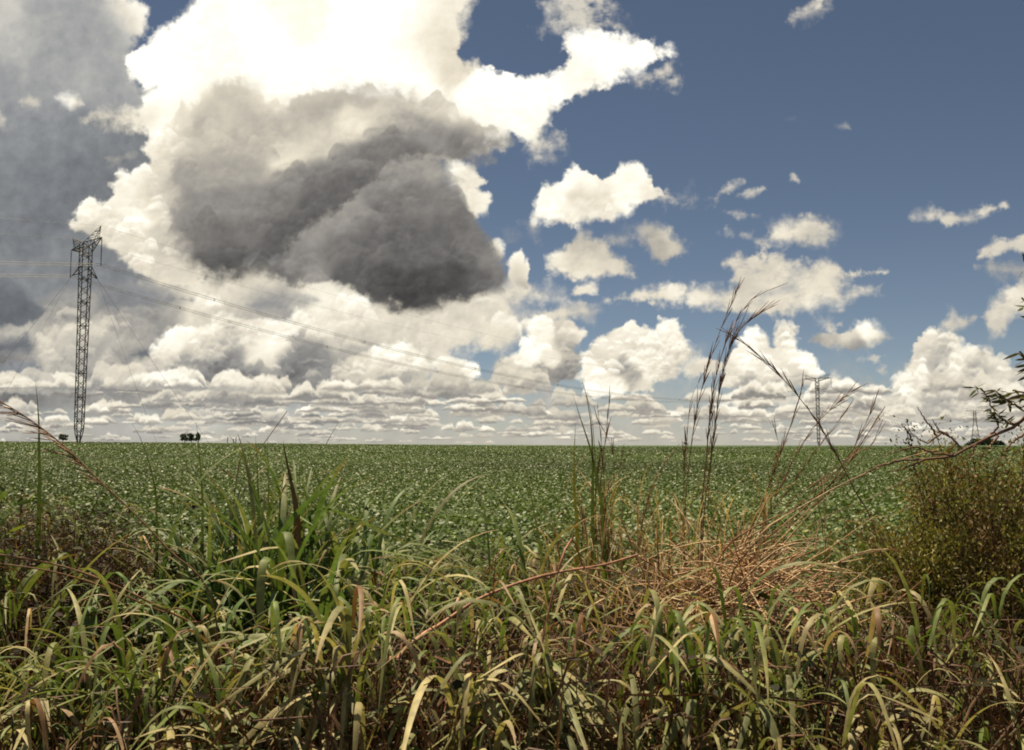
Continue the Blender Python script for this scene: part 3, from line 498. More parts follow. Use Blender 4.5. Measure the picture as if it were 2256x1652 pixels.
# ---------------------------------------------------------------- soybean field
def soy_field():
    g = Geo()
    def patch(d0, d1, dens, size, six, layers, seed_h):
        hw = .92; area = hw * (d1 * d1 - d0 * d0) + 6 * (d1 - d0); n = int(area * dens)
        y = np.sqrt(rng.uniform(d0 * d0, d1 * d1, n)); x = rng.uniform(-1, 1, n) * (hw * y + 3)
        row = (np.round(x / .5) * .5); x = row + rng.normal(0, .15, n)
        bump = .07 * np.sin(x * 3.1 + 2 * np.sin(y * 1.3)) * np.sin(y * 2.3 + 1.7 * np.sin(x * .8)) + .05 * np.sin(x * .31 + 1.3) * np.sin(y * .23)
        top = .62 + bump; z = gz(x, y) + top - layers * rng.random(n) ** 1.7
        N_ = unit(rdir(n, .0, 1) + np.array([0, -.12, .45])); a = rng.uniform(0, 2 * math.pi, n)
        D = np.stack([np.cos(a), np.sin(a), rng.uniform(-.5, .3, n)], 1); D = D - N_ * (D * N_).sum(1, keepdims=True)
        t = rng.random((n, 1)); C = (1 - t) * np.array([.038, .066, .014]) + t * np.array([.108, .152, .042])
        C = C * (1 + .22 * np.sin(x * .13 + 1.4 * np.sin(y * .05)) * np.sin(y * .09 + 1.1 * np.sin(x * .07)))[:, None]
        yel = rng.random(n) < .005; C[yel] = (.24, .22, .05)
        L = size * rng.uniform(.7, 1.35, n); leaves(g, np.stack([x, y, z], 1), D, N_, L, L * rng.uniform(.6, .85, n), C.astype(np.float32), six)
    patch(7.6, 16, 640, .062, True, .42, 1)
    patch(16, 34, 380, .066, True, .32, 2)
    patch(34, 75, 100, .10, False, .26, 3)
    patch(75, 190, 17, .19, False, .24, 4)
    # the closed canopy farther off: tufted sheet
    nx = 760; rads = np.concatenate([np.geomspace(60, 400, 130), np.geomspace(420, 8800, 60)]); th = np.linspace(-1.35, 1.35, nx)
    R, T = np.meshgrid(rads, th, indexing='ij'); x = R * np.sin(T); y = R * np.cos(T)
    z = gz(x, y) + .40 + rng.uniform(-.05, .08, x.shape) + .22 * sstep(150, 230, R)
    t = rng.random(x.shape)[..., None]; C = (1 - t) * np.array([.040, .085, .026]) + t * np.array([.075, .13, .042])
    i = (np.arange(len(rads) - 1)[:, None] * nx + np.arange(nx - 1)[None]).ravel()
    g.add(np.stack([x, y, z], -1).reshape(-1, 3), np.stack([i, i + 1, i + nx + 1, i + nx], 1), C.reshape(-1, 3))
    # under-storey of the near plants
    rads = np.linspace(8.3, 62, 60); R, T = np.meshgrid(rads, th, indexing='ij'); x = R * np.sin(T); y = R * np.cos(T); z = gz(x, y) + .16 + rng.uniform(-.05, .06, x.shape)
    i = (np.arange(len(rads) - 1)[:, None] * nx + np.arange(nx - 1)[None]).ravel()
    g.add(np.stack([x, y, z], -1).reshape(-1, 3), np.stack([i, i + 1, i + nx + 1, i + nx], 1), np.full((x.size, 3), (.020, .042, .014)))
    return tag(g.build('soybean_crop', M_SOY, smooth=False), 'broad green field of leafy soybean plants reaching the horizon', 'crop', kind='stuff')
soy_field()

# ---------------------------------------------------------------- power line
LINE = np.array([.70, .71, 0.]); ARM = np.array([.71, -.70, 0.])
def tower_points(base, line, H, arm=8.4, ins=5.6):
    l = np.array([line[0], line[1], 0.]); l /= np.linalg.norm(l); a = np.array([l[1], -l[0], 0.]); b = np.asarray(base, float); up = np.array([0, 0, 1.])
    return dict(l=l, a=a, clamp=[b + a * s * arm + up * (H - ins) for s in (-1, 1)], peak=[b + a * s * (arm - .7) + up * (H + 2.5) for s in (-1, 1)])

def guyed_tower(base, line, label, H=41.6, arm=8.4, ins=5.6, th=.085):
    base = np.asarray(base, float); tp = tower_points(base, line, H, arm, ins); l, a = tp['l'], tp['a']; up = np.array([0, 0, 1.])
    root = empty('transmission_tower', base); tag(root, label, 'power pylon', 'pylons of the power line')
    hw = lambda z: np.interp(z, [0, H * .075, H * .5, H * .88, H], [.08, .68, .80, .93, .93])
    def P(sa, sl_, z): return base + a * sa * hw(z) + l * sl_ * hw(z) + up * z
    zs = np.concatenate([[0], np.linspace(H * .03, H, 34)]); cor = [(1, 1), (1, -1), (-1, -1), (-1, 1)]
    legs = []; lace = []
    for c in cor: legs += [[P(*c, z0), P(*c, z1)] for z0, z1 in zip(zs[:-1], zs[1:])]
    for k in range(4):
        c, d = cor[k], cor[(k + 1) % 4]
        for i, (z0, z1) in enumerate(zip(zs[:-1], zs[1:])):
            lace.append([P(*c, z0), P(*d, z1)] if (i + k) % 2 else [P(*d, z0), P(*c, z1)])
            if i % 4 == 0: lace.append([P(*c, z0), P(*d, z0)])
    g = Geo(); bars(g, legs, th * 1.25, (1, 1, 1)); bars(g, lace, th * .75, (1, 1, 1)); g.build('mast', M_STEEL, root)
    w = hw(H); zb = H - 1.7
    for s in (-1, 1):
        tip = base + a * s * arm + up * H; g = Geo(); ch = []; lc = []
        st = [base + a * s * w + l * t * w + up * z for t in (-1, 1) for z in (H, zb)]
        for p in st: ch.append([p, tip])
        n = 5
        for q in range(4):
            p0, p1 = st[q], st[(0, 3, 1, 2)[q] if q else 1]
            for i in range(n):
                lc.append([st[q] + (tip - st[q]) * i / n, st[(q + 1) % 4] + (tip - st[(q + 1) % 4]) * (i + 1) / n]); lc.append([st[q] + (tip - st[q]) * i / n, st[q ^ 1] + (tip - st[q ^ 1]) * i / n])
        bars(g, ch, th * 1.2, (1, 1, 1)); bars(g, lc, th * .45, (1, 1, 1)); g.build('crossarm', M_STEEL, root)
        pk = tp['peak'][0 if s < 0 else 1]; g = Geo(); ch = []
        f0 = [base + a * s * w * .8 + l * t * w + up * (H + .02) for t in (-1, 1)]; f1 = [base + a * s * (arm - 1.9) + l * t * .2 + up * (H - .1) for t in (-1, 1)]
        for p in f0 + f1: ch.append([p, pk])
        for t in (0, 1):
            for i in range(1, 4):
                q = i / 4.5; u0 = f0[t] + (pk - f0[t]) * q; u1 = f0[1 - t] + (pk - f0[1 - t]) * q; v0 = f1[t] + (pk - f1[t]) * q; ch += [[u0, v0], [u0, u1]]
        bars(g, ch, th * .62, (1, 1, 1)); g.build('earth_wire_peak', M_STEEL, root)
        cl = tp['clamp'][0 if s < 0 else 1]; n = 44; zz = np.linspace(0, 1, n); pth = tip[None] + (cl + up * .35 - tip)[None] * zz[:, None]
        r = np.where(np.arange(n) % 2 == 0, .125, .05) * (th / .085); r[:3] = .04; r[-3:] = .04
        g = Geo(); tubes(g, pth[None], r[None], np.ones(3), 8); ins_o = g.build('insulator_string', M_GLASS, root)
        g = Geo(); f = .23; fr = [cl + a * i * f + up * j * f for i, j in ((-1, -1), (1, -1), (1, 1), (-1, 1))]; bars(g, [[fr[k], fr[(k + 1) % 4]] for k in range(4)] + [[cl + up * .4, fr[2]], [cl + up * .4, fr[3]]], .05, (1, 1, 1)); o = g.build('clamp', M_STEEL, ins_o, origin=base)
        zg = H - 6.2; og = base + l * s * 2.5 + up * (zg - .75); g = Geo(); wg = hw(zg)
        bars(g, [[base + l * s * wg + a * t * wg + up * (zg + dz), og] for t in (-1, 1) for dz in (1.5, 0)] + [[base + l * s * wg + a * wg + up * (zg + dz), base + l * s * wg - a * wg + up * (zg + dz)] for dz in (1.5, 0)], th * 1.1, (1, 1, 1)); g.build('guy_bracket', M_STEEL, root)
        for t in (-1, 1):
            an = base + l * s * 22 + a * t * 13; an[2] = gz(an[0], an[1]) + .2
            g = Geo(); q = np.linspace(0, 1, 12)[:, None]; pth = og + (an - og) * q; pth[:, 2] -= .35 * 4 * (q * (1 - q))[:, 0]; tubes(g, pth[None], np.full((1, 12), .022), np.ones(3), 4); g.build('guy_wire', M_WIRE, root)
    return tp

def lattice_tower(base, line, label, H=40., arm=9., ins=5.):
    base = np.asarray(base, float); tp = tower_points(base, line, H, arm, ins); l, a = tp['l'], tp['a']; up = np.array([0, 0, 1.])
    root = empty('transmission_tower', base); tag(root, label, 'power pylon', 'pylons of the power line')
    hw = lambda z: np.interp(z, [0, H * .7, H], [4.6, 1.5, 1.2])
    def P(c, z): return base + a * c[0] * hw(z) + l * c[1] * hw(z) + up * z
    zs = H * np.array([0, .17, .32, .45, .56, .65, .73, .8, .86, .92, 1.]); cor = [(1, 1), (1, -1), (-1, -1), (-1, 1)]; legs = []; lace = []
    for k in range(4):
        c, d = cor[k], cor[(k + 1) % 4]
        for z0, z1 in zip(zs[:-1], zs[1:]): legs.append([P(c, z0), P(c, z1)]); lace += [[P(c, z0), P(d, z1)], [P(d, z0), P(c, z1)], [P(c, z1), P(d, z1)]]
    g = Geo(); bars(g, legs, .17, (1, 1, 1)); bars(g, lace, .08, (1, 1, 1)); g.build('mast', M_STEEL, root)
    for s in (-1, 1):
        g = Geo(); tip = base + a * s * arm + up * H; st = [base + a * s * 1.2 + l * t * 1.2 + up * z for t in (-1, 1) for z in (H, H - 2.6)]; bars(g, [[p, tip] for p in st] + [[st[0] + (tip - st[0]) * q, st[1] + (tip - st[1]) * q] for q in (.25, .5, .75)], .12, (1, 1, 1)); g.build('crossarm', M_STEEL, root)
        g = Geo(); pk = tp['peak'][0 if s < 0 else 1]; bars(g, [[base + a * s * 1.2 + up * H, pk], [base + a * s * (arm - 2) + up * H, pk]], .1, (1, 1, 1)); g.build('earth_wire_peak', M_STEEL, root)
        g = Geo(); bars(g, [[tip, tp['clamp'][0 if s < 0 else 1]]], .1, (1, 1, 1)); g.build('insulator_string', M_GLASS, root)
    return tp

def span(p, q, sag, n=70):
    t = np.linspace(0, 1, n)[:, None]; c = p + (q - p) * t; c[:, 2] -= sag * 4 * (t * (1 - t))[:, 0]; return c
def bundle(p, q, sag, a, label, r=.022, n=70):
    root = empty('conductor_bundle', (p + q) / 2); tag(root, label, 'power cable', 'cables of the power line'); up = np.array([0, 0, 1.]); f = .23
    c = span(p, q, sag, n)
    for i, j in ((-1, -1), (1, -1), (1, 1), (-1, 1)):
        g = Geo(); tubes(g, (c + a * i * f + up * j * f)[None], np.full((1, n), r), np.ones(3), 4); g.build('conductor', M_WIRE, root)
    L = np.linalg.norm(q - p)
    for s in np.arange(.06, .95, 45 / L):
        m = span(p, q, sag, 400)[int(s * 399)]; g = Geo(); fr = [m + a * i * f + up * j * f for i, j in ((-1, -1), (1, -1), (1, 1), (-1, 1))]; bars(g, [[fr[k], fr[(k + 1) % 4]] for k in range(4)], .045, (1, 1, 1)); g.build('spacer', M_STEEL, root)
def earth_wire(p, q, sag, label):
    g = Geo(); c = span(p, q, sag); tubes(g, c[None], np.full((1, len(c)), .016), np.ones(3), 4); tag(g.build('earth_wire', M_WIRE, origin=(p + q) / 2), label, 'power cable', 'cables of the power line')

B1 = at(173, 974, 181); B2 = at(1804, 982, 540); B3 = at(2150, 978, 1000)
for b in (B1, B2, B3): b[2] = gz(b[0], b[1])
B0 = B1 - 440 * LINE; B0[2] = 1.0
B4 = B3 + (B3 - B2) * .9
d12 = unit(B2 - B1); d23 = unit(B3 - B2)
T1 = guyed_tower(B1, LINE, 'large dark lattice pylon held by guy wires, tallest of the pylons')
T2 = guyed_tower(B2, unit(d12 + d23), 'small grey guyed pylon standing among the tall seed stalks', th=.10)
T3 = lattice_tower(B3, d23, 'faint far pylon with spread legs above the shrub and bare branch')
T0 = tower_points(B0, LINE, 41.6); T4 = tower_points(B4, d23, 40.)
sd = ('farther', 'nearer')
for k in (0, 1):
    bundle(T1['clamp'][k], T2['clamp'][k], 16.5, T1['a'], ('lower', 'upper')[k] + ' of two cable bundles sloping from the large pylon to the small one')
    bundle(T0['clamp'][k], T1['clamp'][k], 14., T1['a'], ('lower', 'upper')[k] + ' of two cable bundles leaving the picture left of the large pylon')
    bundle(T2['clamp'][k], T3['clamp'][k], 17., T2['a'], ('left', 'right')[k] + ' cable bundle sloping from the small guyed pylon towards the far pylon', .026)
    earth_wire(T1['peak'][k], T2['peak'][k], 12., 'thin earth wire running to the right from the ' + ('left', 'right')[k] + ' peak of the large pylon')
    earth_wire(T0['peak'][k], T1['peak'][k], 11., 'thin earth wire running off to the left from the ' + ('left', 'right')[k] + ' peak of the large pylon')
    earth_wire(T2['peak'][k], T3['peak'][k], 13., 'thin earth wire from the ' + ('left', 'right')[k] + ' peak of the small pylon to the far pylon')

# ---------------------------------------------------------------- trees and posts on the horizon
def far_tree(px, d, h, w, label, trunk_h=.3):
    b = at(px, 978, d); b[2] = gz(b[0], b[1]); root = empty('tree', b); tag(root, label, 'tree', 'trees on the horizon')
    g = Geo(); pts = np.array([b, b + (0, 0, h * .5), b + (.1, 0, h * .85)]); tubes(g, pts[None], np.array([[.16, .11, .04]]) * h / 5, np.array([.05, .04, .03]), 6)
    lim = [np.stack([b + (0, 0, h * q), b + (w * .35 * math.cos(t), w * .35 * math.sin(t), h * (q + .25))]) for q, t in ((.35, .4), (.4, 2.4), (.45, 4.2), (.5, 5.5))]
    tubes(g, np.array(lim), np.full((4, 2), .05 * h / 5), np.array([.05, .04, .03]), 5); g.build('trunk', M_BARK, root)
    g = Geo(); n = 900; cl = np.array([b + (rng.uniform(-.42, .42) * w, rng.uniform(-.4, .4) * w, h * rng.uniform(trunk_h + .12, .9)) for _ in range(14)]); k = rng.integers(0, 14, n)
    P = cl[k] + rdir(n) * (rng.random((n, 1)) ** .5) * np.array([.22 * w, .22 * w, .14 * h]); C = (.022, .035, .014) + rng.random((n, 1)) * np.array([.03, .04, .015])
    leaves(g, P, rdir(n), rdir(n), np.full(n, .09 * h), np.full(n, .06 * h), C.astype(np.float32), False); g.build('crown', M_TREE, root)
far_tree(138, 420, 5.2, 3.6, 'low round tree on the horizon just left of the large pylon')
far_tree(407, 470, 6.8, 4.4, 'widest tree of the close trio on the horizon')
far_tree(422, 480, 6.4, 2.4, 'slim middle tree of the close trio on the horizon')
far_tree(436, 470, 6.8, 2.4, 'rightmost tree of the trio on the horizon, partly behind a grass blade')
far_tree(1511, 900, 4.4, 4.0, 'tiny lone tree on the horizon left of the tallest seed stalks')
for px, w, lab in ((2170, 46, 'dark wood patch on the horizon at the foot of the far pylon'),):
    b = at(px, 978, 1150); b[2] = gz(b[0], b[1]); g = Geo(); n = 2600; q = rng.random((n, 1)); t = rng.uniform(-1, 1, (n, 1))
    P = b + np.concatenate([t * w * .5, rng.uniform(-8, 8, (n, 1)), q * 9 * np.sqrt(1 - t * t) * (1 + .3 * np.sin(t * 9))], 1)
    leaves(g, P, rdir(n), rdir(n), np.full(n, 2.2), np.full(n, 1.6), ((.022, .035, .02) + rng.random((n, 1)) * np.array([.02, .025, .012])).astype(np.float32), False); tag(g.build('woodland', M_TREE), lab, 'wood', kind='stuff')
for px, h, lab in ((501, 2.4, 'leftmost'), (514, 1.6, 'middle'), (519.5, 2.2, 'rightmost')):
    b = at(px, 978, 300); b[2] = gz(b[0], b[1]); g = Geo(); tubes(g, np.array([[b, b + (0, 0, h * .5 + .6), b + (.05, 0, h + .6)]]), np.array([[.14, .13, .11]]), np.ones(3), 8)
    tubes(g, np.array([[b + (.05, 0, h + .58), b + (.05, 0, h + .68)]]), np.array([[.12, .03]]), np.ones(3), 8); tag(g.build('post', M_POLE, origin=b), lab + ' of three short dark posts on the field horizon', 'post', 'posts on the horizon')

# ---------------------------------------------------------------- roadside verge
STRAW = np.array([.44, .33, .18]); PALE = np.array([.37, .32, .155]); GREEN = np.array([.095, .132, .032]); BLUEG = np.array([.15, .16, .068]); RED = np.array([.20, .098, .046]); RUST = np.array([.22, .120, .060]); TAN = np.array([.47, .335, .190]); DARK = np.array([.055, .035, .02])

def arch_blades(base, az, L, w, lean0, bend, k, n=13, twist=0., crook=None, hwid=None):
    """leaf blades that rise, arch over and hang; crook = place of a sharp elbow"""
    N = len(base); t = np.linspace(0, 1, n)[None]; th = lean0[:, None] + bend[:, None] * t ** k[:, None]
    if crook is not None: th = lean0[:, None] + .12 * bend[:, None] * t + .88 * bend[:, None] * sstep(-1, 1, (t - crook[:, None]) / hwid[:, None])
    h = np.stack([np.sin(az), np.cos(az), 0 * az], 1)[:, None]; d = h * np.sin(th)[..., None] + np.array([0, 0, 1.]) * np.cos(th)[..., None]
    wob = np.stack([np.cos(az), -np.sin(az), 0 * az], 1)[:, None] * (rng.normal(0, .22, (N, 1)) * t)[..., None]
    d = unit(d + wob); P = base[:, None] + np.concatenate([np.zeros((N, 1, 3)), np.cumsum(.5 * (d[:, 1:] + d[:, :-1]), 1)], 1) * (L / (n - 1))[:, None, None]
    S0 = np.stack([np.cos(az), -np.sin(az), 0 * az], 1)[:, None] * np.ones((1, n, 1)); T = unit(np.gradient(P, axis=1)); S = unit(S0 - T * (S0 * T).sum(-1, keepdims=True)); B = np.cross(T, S)
    tw = (np.asarray(twist) * np.ones(N))[:, None] * t; S = S * np.cos(tw)[..., None] + B * np.sin(tw)[..., None]
    W = w[:, None] * .5 * np.clip(.55 + 2.2 * t, 0, 1) * np.clip((1.02 - t) * 2.4, 0, 1) ** .75
    return P, W, S, t

def blade_tint(N, t, green, tip, dry):
    """green at the sheath, ageing to straw at the tip; some blades fully dry"""
    j = rng.uniform(.75, 1.3, (N, 1, 1)); a = rng.uniform(.2, .95, (N, 1))[..., None]; s = sstep(0, 1, (t[..., None] - a) * 1.6 + .3) * rng.uniform(.2, .95, (N, 1, 1))
    C = green * j * (1 - s) + tip * s; d = (rng.random(N) < dry)[:, None, None]; C = np.where(d, tip * rng.uniform(.55, 1.1, (N, 1, 1)), C); e = sstep(.78, .97, t)[..., None] * (rng.random((N, 1, 1)) < .45); return (C * (1 - .8 * e) + .8 * e * np.array([.22, .125, .06])).astype(np.float32)

def grass_clump(x, y, n, h, L, w, label, green=GREEN, tip=PALE, dry=.12, spread=.22, toward=None, tight=.8, upright=0., stems=7, name='grass_clump'):
    z0 = float(gz(x, y)); root = empty(name, (x, y, z0)); tag(root, label, 'grass clump', 'grass clumps of the verge')
    k = max(stems, 3); sa = rng.uniform(0, 2 * math.pi, k); sr = spread * np.sqrt(rng.random(k)); sx = x + sr * np.cos(sa); sy = y + sr * np.sin(sa); sh = h * rng.uniform(.6, .95, k)
    ln = rng.normal(0, .10, (k, 2)); tt = np.linspace(0, 1, 6)[None, :, None]
    P0 = np.stack([sx, sy, np.full(k, z0 - .02)], 1); P1 = P0 + np.concatenate([ln * sh[:, None], sh[:, None]], 1); P = P0[:, None] + (P1 - P0)[:, None] * tt
    g = Geo(); tubes(g, P, np.full((k, 6), .0045) * np.linspace(1.2, .6, 6)[None], (RUST * .35 + green * .6) * np.ones((k, 6, 3)), 5); g.build('stem', M_DRY, root)
    i = rng.integers(0, k, n); q = rng.uniform(.45 - .25 * upright if y > 3.3 else .78, 1.03, n); base = P0[i] + (P1 - P0)[i] * q[:, None]
    az = rng.uniform(0, 2 * math.pi, n) if toward is None else toward + rng.normal(0, tight, n)
    lean = rng.uniform(.08, .5, n) * (1 - .6 * upright); bend = rng.uniform(1.0, 2.7, n) * (1 - .75 * upright); kk = rng.uniform(1.2, 2.6, n); LL = L * rng.uniform(.55, 1.2, n); ww = w * rng.uniform(.45, 1.0, n)
    cr = rng.random(n) < .85 - .75 * upright; g = Geo()
    for m, c in ((~cr, None), (cr, True)):
        if m.sum() == 0: continue
        Pb, W, S, t = arch_blades(base[m], az[m], LL[m], ww[m], lean[m], rng.uniform(1.7, 2.95, m.sum()) - lean[m] * .5 if c else bend[m], kk[m], 16, rng.normal(0, .5, m.sum()), rng.uniform(.28, .52, m.sum()) if c else None, rng.uniform(.10, .34, m.sum()))
        ribbons(g, Pb, W, S, blade_tint(m.sum(), t * np.ones((m.sum(), 1)), green, tip, dry), .22)
    g.build('blades', M_GRASS, root); return root

def X_(px, d): return float(at(px, EYE_ROW, d)[0])
def top_h(py, d): return EYE - (py - EYE_ROW) / FOC * d

LUSH = np.array([.082, .135, .040])
FW = math.pi                                     # towards the camera
# (px, top row, distance, blades, blade length, width, heading, tightness, upright, dry, green, label)
CL = [
 (555, 1050, 4.3, 230, .74, .033, None, .8, .62, .02, LUSH, 'tall lush green clump with broad upright blades rising against the field'),
 (655, 1020, 4.5, 190, .76, .033, None, .8, .72, .02, LUSH, 'upright green blades crowding around the dark brown withered leaf'),
 (460, 1150, 4.1, 100, .72, .030, -1.6, 1.2, .3, .05, LUSH, 'green clump arching leftwards in front of the broken dark weeds'),
 (770, 1165, 3.9, 60, .70, .034, FW - .5, .9, .1, .18, GREEN, 'clump whose pale blade tips hang straight down beside the tall green clump'),
 (715, 1310, 2.8, 26, .62, .028, FW + .7, .6, 0, .12, BLUEG, 'clump with very long pale blades sweeping down left of the fallen pink cane'),
 (860, 1240, 3.4, 30, .66, .026, None, .9, .1, .15, GREEN, 'green and straw clump directly left of the small brown weed'),
 (965, 1345, 2.7, 22, .55, .030, FW, .7, 0, .25, BLUEG, 'clump with blades draped over the middle of the pink cane'),
 (1050, 1370, 2.6, 16, .55, .030, FW - .3, .6, 0, .15, GREEN, 'clump with one long curved blade just below the small brown weed'),
 (1215, 1360, 2.6, 14, .52, .030, FW, .7, 0, .15, BLUEG, 'sparse clump with one flat bent blade right of the pink cane'),
 (1330, 1440, 2.5, 18, .60, .026, -1.2, .9, 0, .15, BLUEG, 'bluish clump with flat arcs below the reddish reeds'),
 (1450, 1370, 2.9, 24, .60, .034, FW + .3, .9, .35, .1, GREEN, 'bright green broad leaved clump left of the straw heap'),
 (1565, 1290, 3.1, 26, .75, .026, FW - .8, .6, .05, .12, GREEN, 'clump of long thin arcs in front of the left end of the straw heap'),
 (1640, 1450, 2.5, 24, .50, .026, FW - .2, .8, 0, .2, BLUEG, 'low clump of drooping blades under the middle of the straw heap'),
 (1760, 1440, 2.8, 26, .52, .026, None, .9, .1, .15, GREEN, 'green clump under the right end of the straw heap'),
 (1845, 1370, 3.1, 24, .55, .024, FW + .5, .8, .15, .12, GREEN, 'thin bladed clump between the straw heap and the olive shrub'),
 (1870, 1530, 2.3, 16, .45, .028, FW + .4, .7, 0, .25, PALE * .55 + GREEN * .4, 'pale dry tipped clump near the lower edge below the shrub margin'),
 (1970, 1480, 2.4, 18, .50, .028, FW - .2, .7, 0, .25, BLUEG, 'clump with two long pale hanging blades in front of the shrub foot'),
 (2120, 1345, 3.0, 28, .5, .026, FW - .1, .6, 0, .08, BLUEG, 'shaded bluish clump hanging in front of the dark shrub'),
 (2200, 1490, 2.5, 16, .45, .024, None, .9, 0, .2, GREEN, 'small shaded clump in the lower right corner'),
 (60, 1180, 3.9, 28, .70, .030, None, .9, .5, .06, GREEN, 'upright green clump at the left edge above the reddish stalks'),
 (55, 1345, 2.9, 24, .55, .026, FW + .5, .9, 0, .18, GREEN, 'drooping clump at the left edge beneath the reddish stalks'),
 (165, 1290, 3.2, 26, .62, .024, None, .9, .3, .1, GREEN, 'thin upright clump between the left edge and the arching clump'),
 (300, 1350, 3.0, 26, .58, .024, -1.9, .9, 0, .15, GREEN, 'clump with a long flat arch at centre left'),
 (420, 1345, 2.9, 22, .50, .026, FW + .6, .8, 0, .18, GREEN, 'clump with several bent pale elbows below the leftward arching clump'),
 (300, 1530, 2.3, 20, .48, .028, FW - .9, .7, 0, .3, BLUEG, 'dry tipped clump sprawling right near the bottom left'),
 (40, 1520, 2.3, 16, .45, .028, FW, .8, 0, .4, PALE * .6 + GREEN * .4, 'straw coloured clump in the lower left corner'),
 (545, 1470, 2.5, 22, .55, .026, FW - .3, .8, 0, .2, GREEN, 'clump of hooked blades low in front of the tall lush clump'),
 (620, 1480, 2.6, 16, .48, .024, -1.0, .6, 0, .15, GREEN, 'clump with one long blade arched towards the bottom edge'),
 (880, 1500, 2.3, 18, .55, .030, FW + .2, .7, 0, .2, BLUEG, 'clump at the foot of the pink cane'),
 (1120, 1500, 2.3, 16, .5, .026, FW - .4, .8, 0, .3, BLUEG, 'half dry clump low in the middle of the bottom edge'),
 (1500, 1490, 2.3, 18, .5, .028, FW, .8, 0, .25, BLUEG, 'clump of short drooping blades at the bottom right of the bright green clump'),
 (1420, 1560, 2.1, 14, .42, .028, FW + .5, .8, 0, .3, PALE * .5 + GREEN * .4, 'pale clump touching the bottom edge right of the middle'),
 (1150, 1220, 4.2, 30, .8, .024, None, .9, .25, .12, GREEN, 'thin arching clump right of the small brown weed against the field'),
 (980, 1150, 4.6, 22, .8, .022, None, .9, .15, .1, GREEN, 'clump with a single high arch standing out against the field'),
 (255, 1190, 4.0, 40, .72, .026, -.6, 1.2, .35, .05, LUSH, 'green clump between the bramble patch and the reddish stalk pair'),
 (845, 1120, 4.4, 60, .85, .026, None, .9, .35, .06, LUSH, 'lush clump with long arching leaves just right of the tall green clump'),
 (1085, 1165, 4.4, 36, .8, .024, None, .9, .3, .08, GREEN, 'green clump behind the small brown weed'),
 (690, 1200, 3.7, 46, .7, .028, FW - .2, .9, .25, .08, LUSH, 'leafy clump in front of the withered leaf with long hanging pale blades'),
 (520, 1235, 3.6, 46, .66, .026, FW + .5, 1.0, .2, .08, LUSH, 'green clump with hooked pale tips before the tall lush clump'),
 (1860, 1215, 4.2, 18, .6, .030, FW - .6, .6, 0, .35, PALE * .6 + GREEN * .3, 'clump with a bright bent blade at the right end of the straw heap'),
]
for (px, py, d, n, L, w, tw, tg, up_, dry, gr, lab) in CL:
    d = max(d, 2.55)
    if d < 3.3: n = int(n * 1.7); w *= .88; L = min(L, .6)
    else: n = int(n * 1.3)
    h = top_h(py, d); grass_clump(X_(px, d), d, n, max(.5, h - .10 - .42 * L * up_), L, w, lab, green=np.asarray(gr), tip=(PALE if gr is not LUSH else LUSH * .5 + PALE * .5), dry=dry, toward=tw, tight=tg, upright=up_, spread=.16 + .05 * up_, stems=max(4, n // 5))

for (px, py, d, n, L, w, lab) in [(1320, 1080, 4.8, 90, .5, .007, 'thin rusty dry grass crowding the foot of the reddish reeds'), (1400, 1090, 4.6, 70, .45, .007, 'thin rusty dry grass between the reddish reeds and the crooked pale stem'),
  (1475, 1130, 4.5, 60, .45, .007, 'wispy tan dry grass around the crooked pale stem'), (1590, 1110, 4.9, 60, .5, .006, 'wispy tan grass with nodding tips behind the straw heap'), (1690, 1100, 5.0, 60, .5, .006, 'nodding tan grass at the foot of the stalk fan'), (1290, 1280, 3.8, 70, .4, .008, 'short rusty dry grass below the reddish reeds'), (1420, 1300, 3.7, 70, .4, .008, 'rusty dry grass in front of the bent grey brown stem')]:
    h = top_h(py, d); grass_clump(X_(px, d), d, int(n * 2.2), h - .02, L, w, lab, green=RUST, tip=TAN, dry=.45, spread=.22, upright=.55, stems=14, name='dry_grass_clump')

def verge_xy(n, y0, y1):
    y = y0 + (y1 - y0) * rng.random(n) ** .85; return rng.uniform(-1, 1, n) * (.82 * y + .9), y
def mass_h(x, y):
    """height of the tangled growth: near a metre by the road, lower towards the crop"""
    px = CX + FOC * x / y
    h = 1.06 + .08 * sstep(2.9, 2.5, y) + .05 * np.sin(x * 3.1 + y) + .05 * np.sin(x * 1.3 - y * 2.1)
    h = h + .30 * np.exp(-((px - 130) / 170) ** 2) * sstep(3., 4.2, y) + .14 * np.exp(-((px - 1750) / 330) ** 2) * sstep(3, 4, y) - .10 * sstep(5.5, 8, y)
    bump = lambda c, w: np.exp(-((px - c) / w) ** 4)
    row = 1200 + 200 * bump(1650, 270) + 150 * bump(590, 230) + 230 * sstep(1890, 2010, px) + 40 * bump(1340, 120) - 90 * bump(90, 230)
    return np.minimum(h, EYE - (row - EYE_ROW) / FOC * y + .5 * sstep(3.6, 2.7, y))

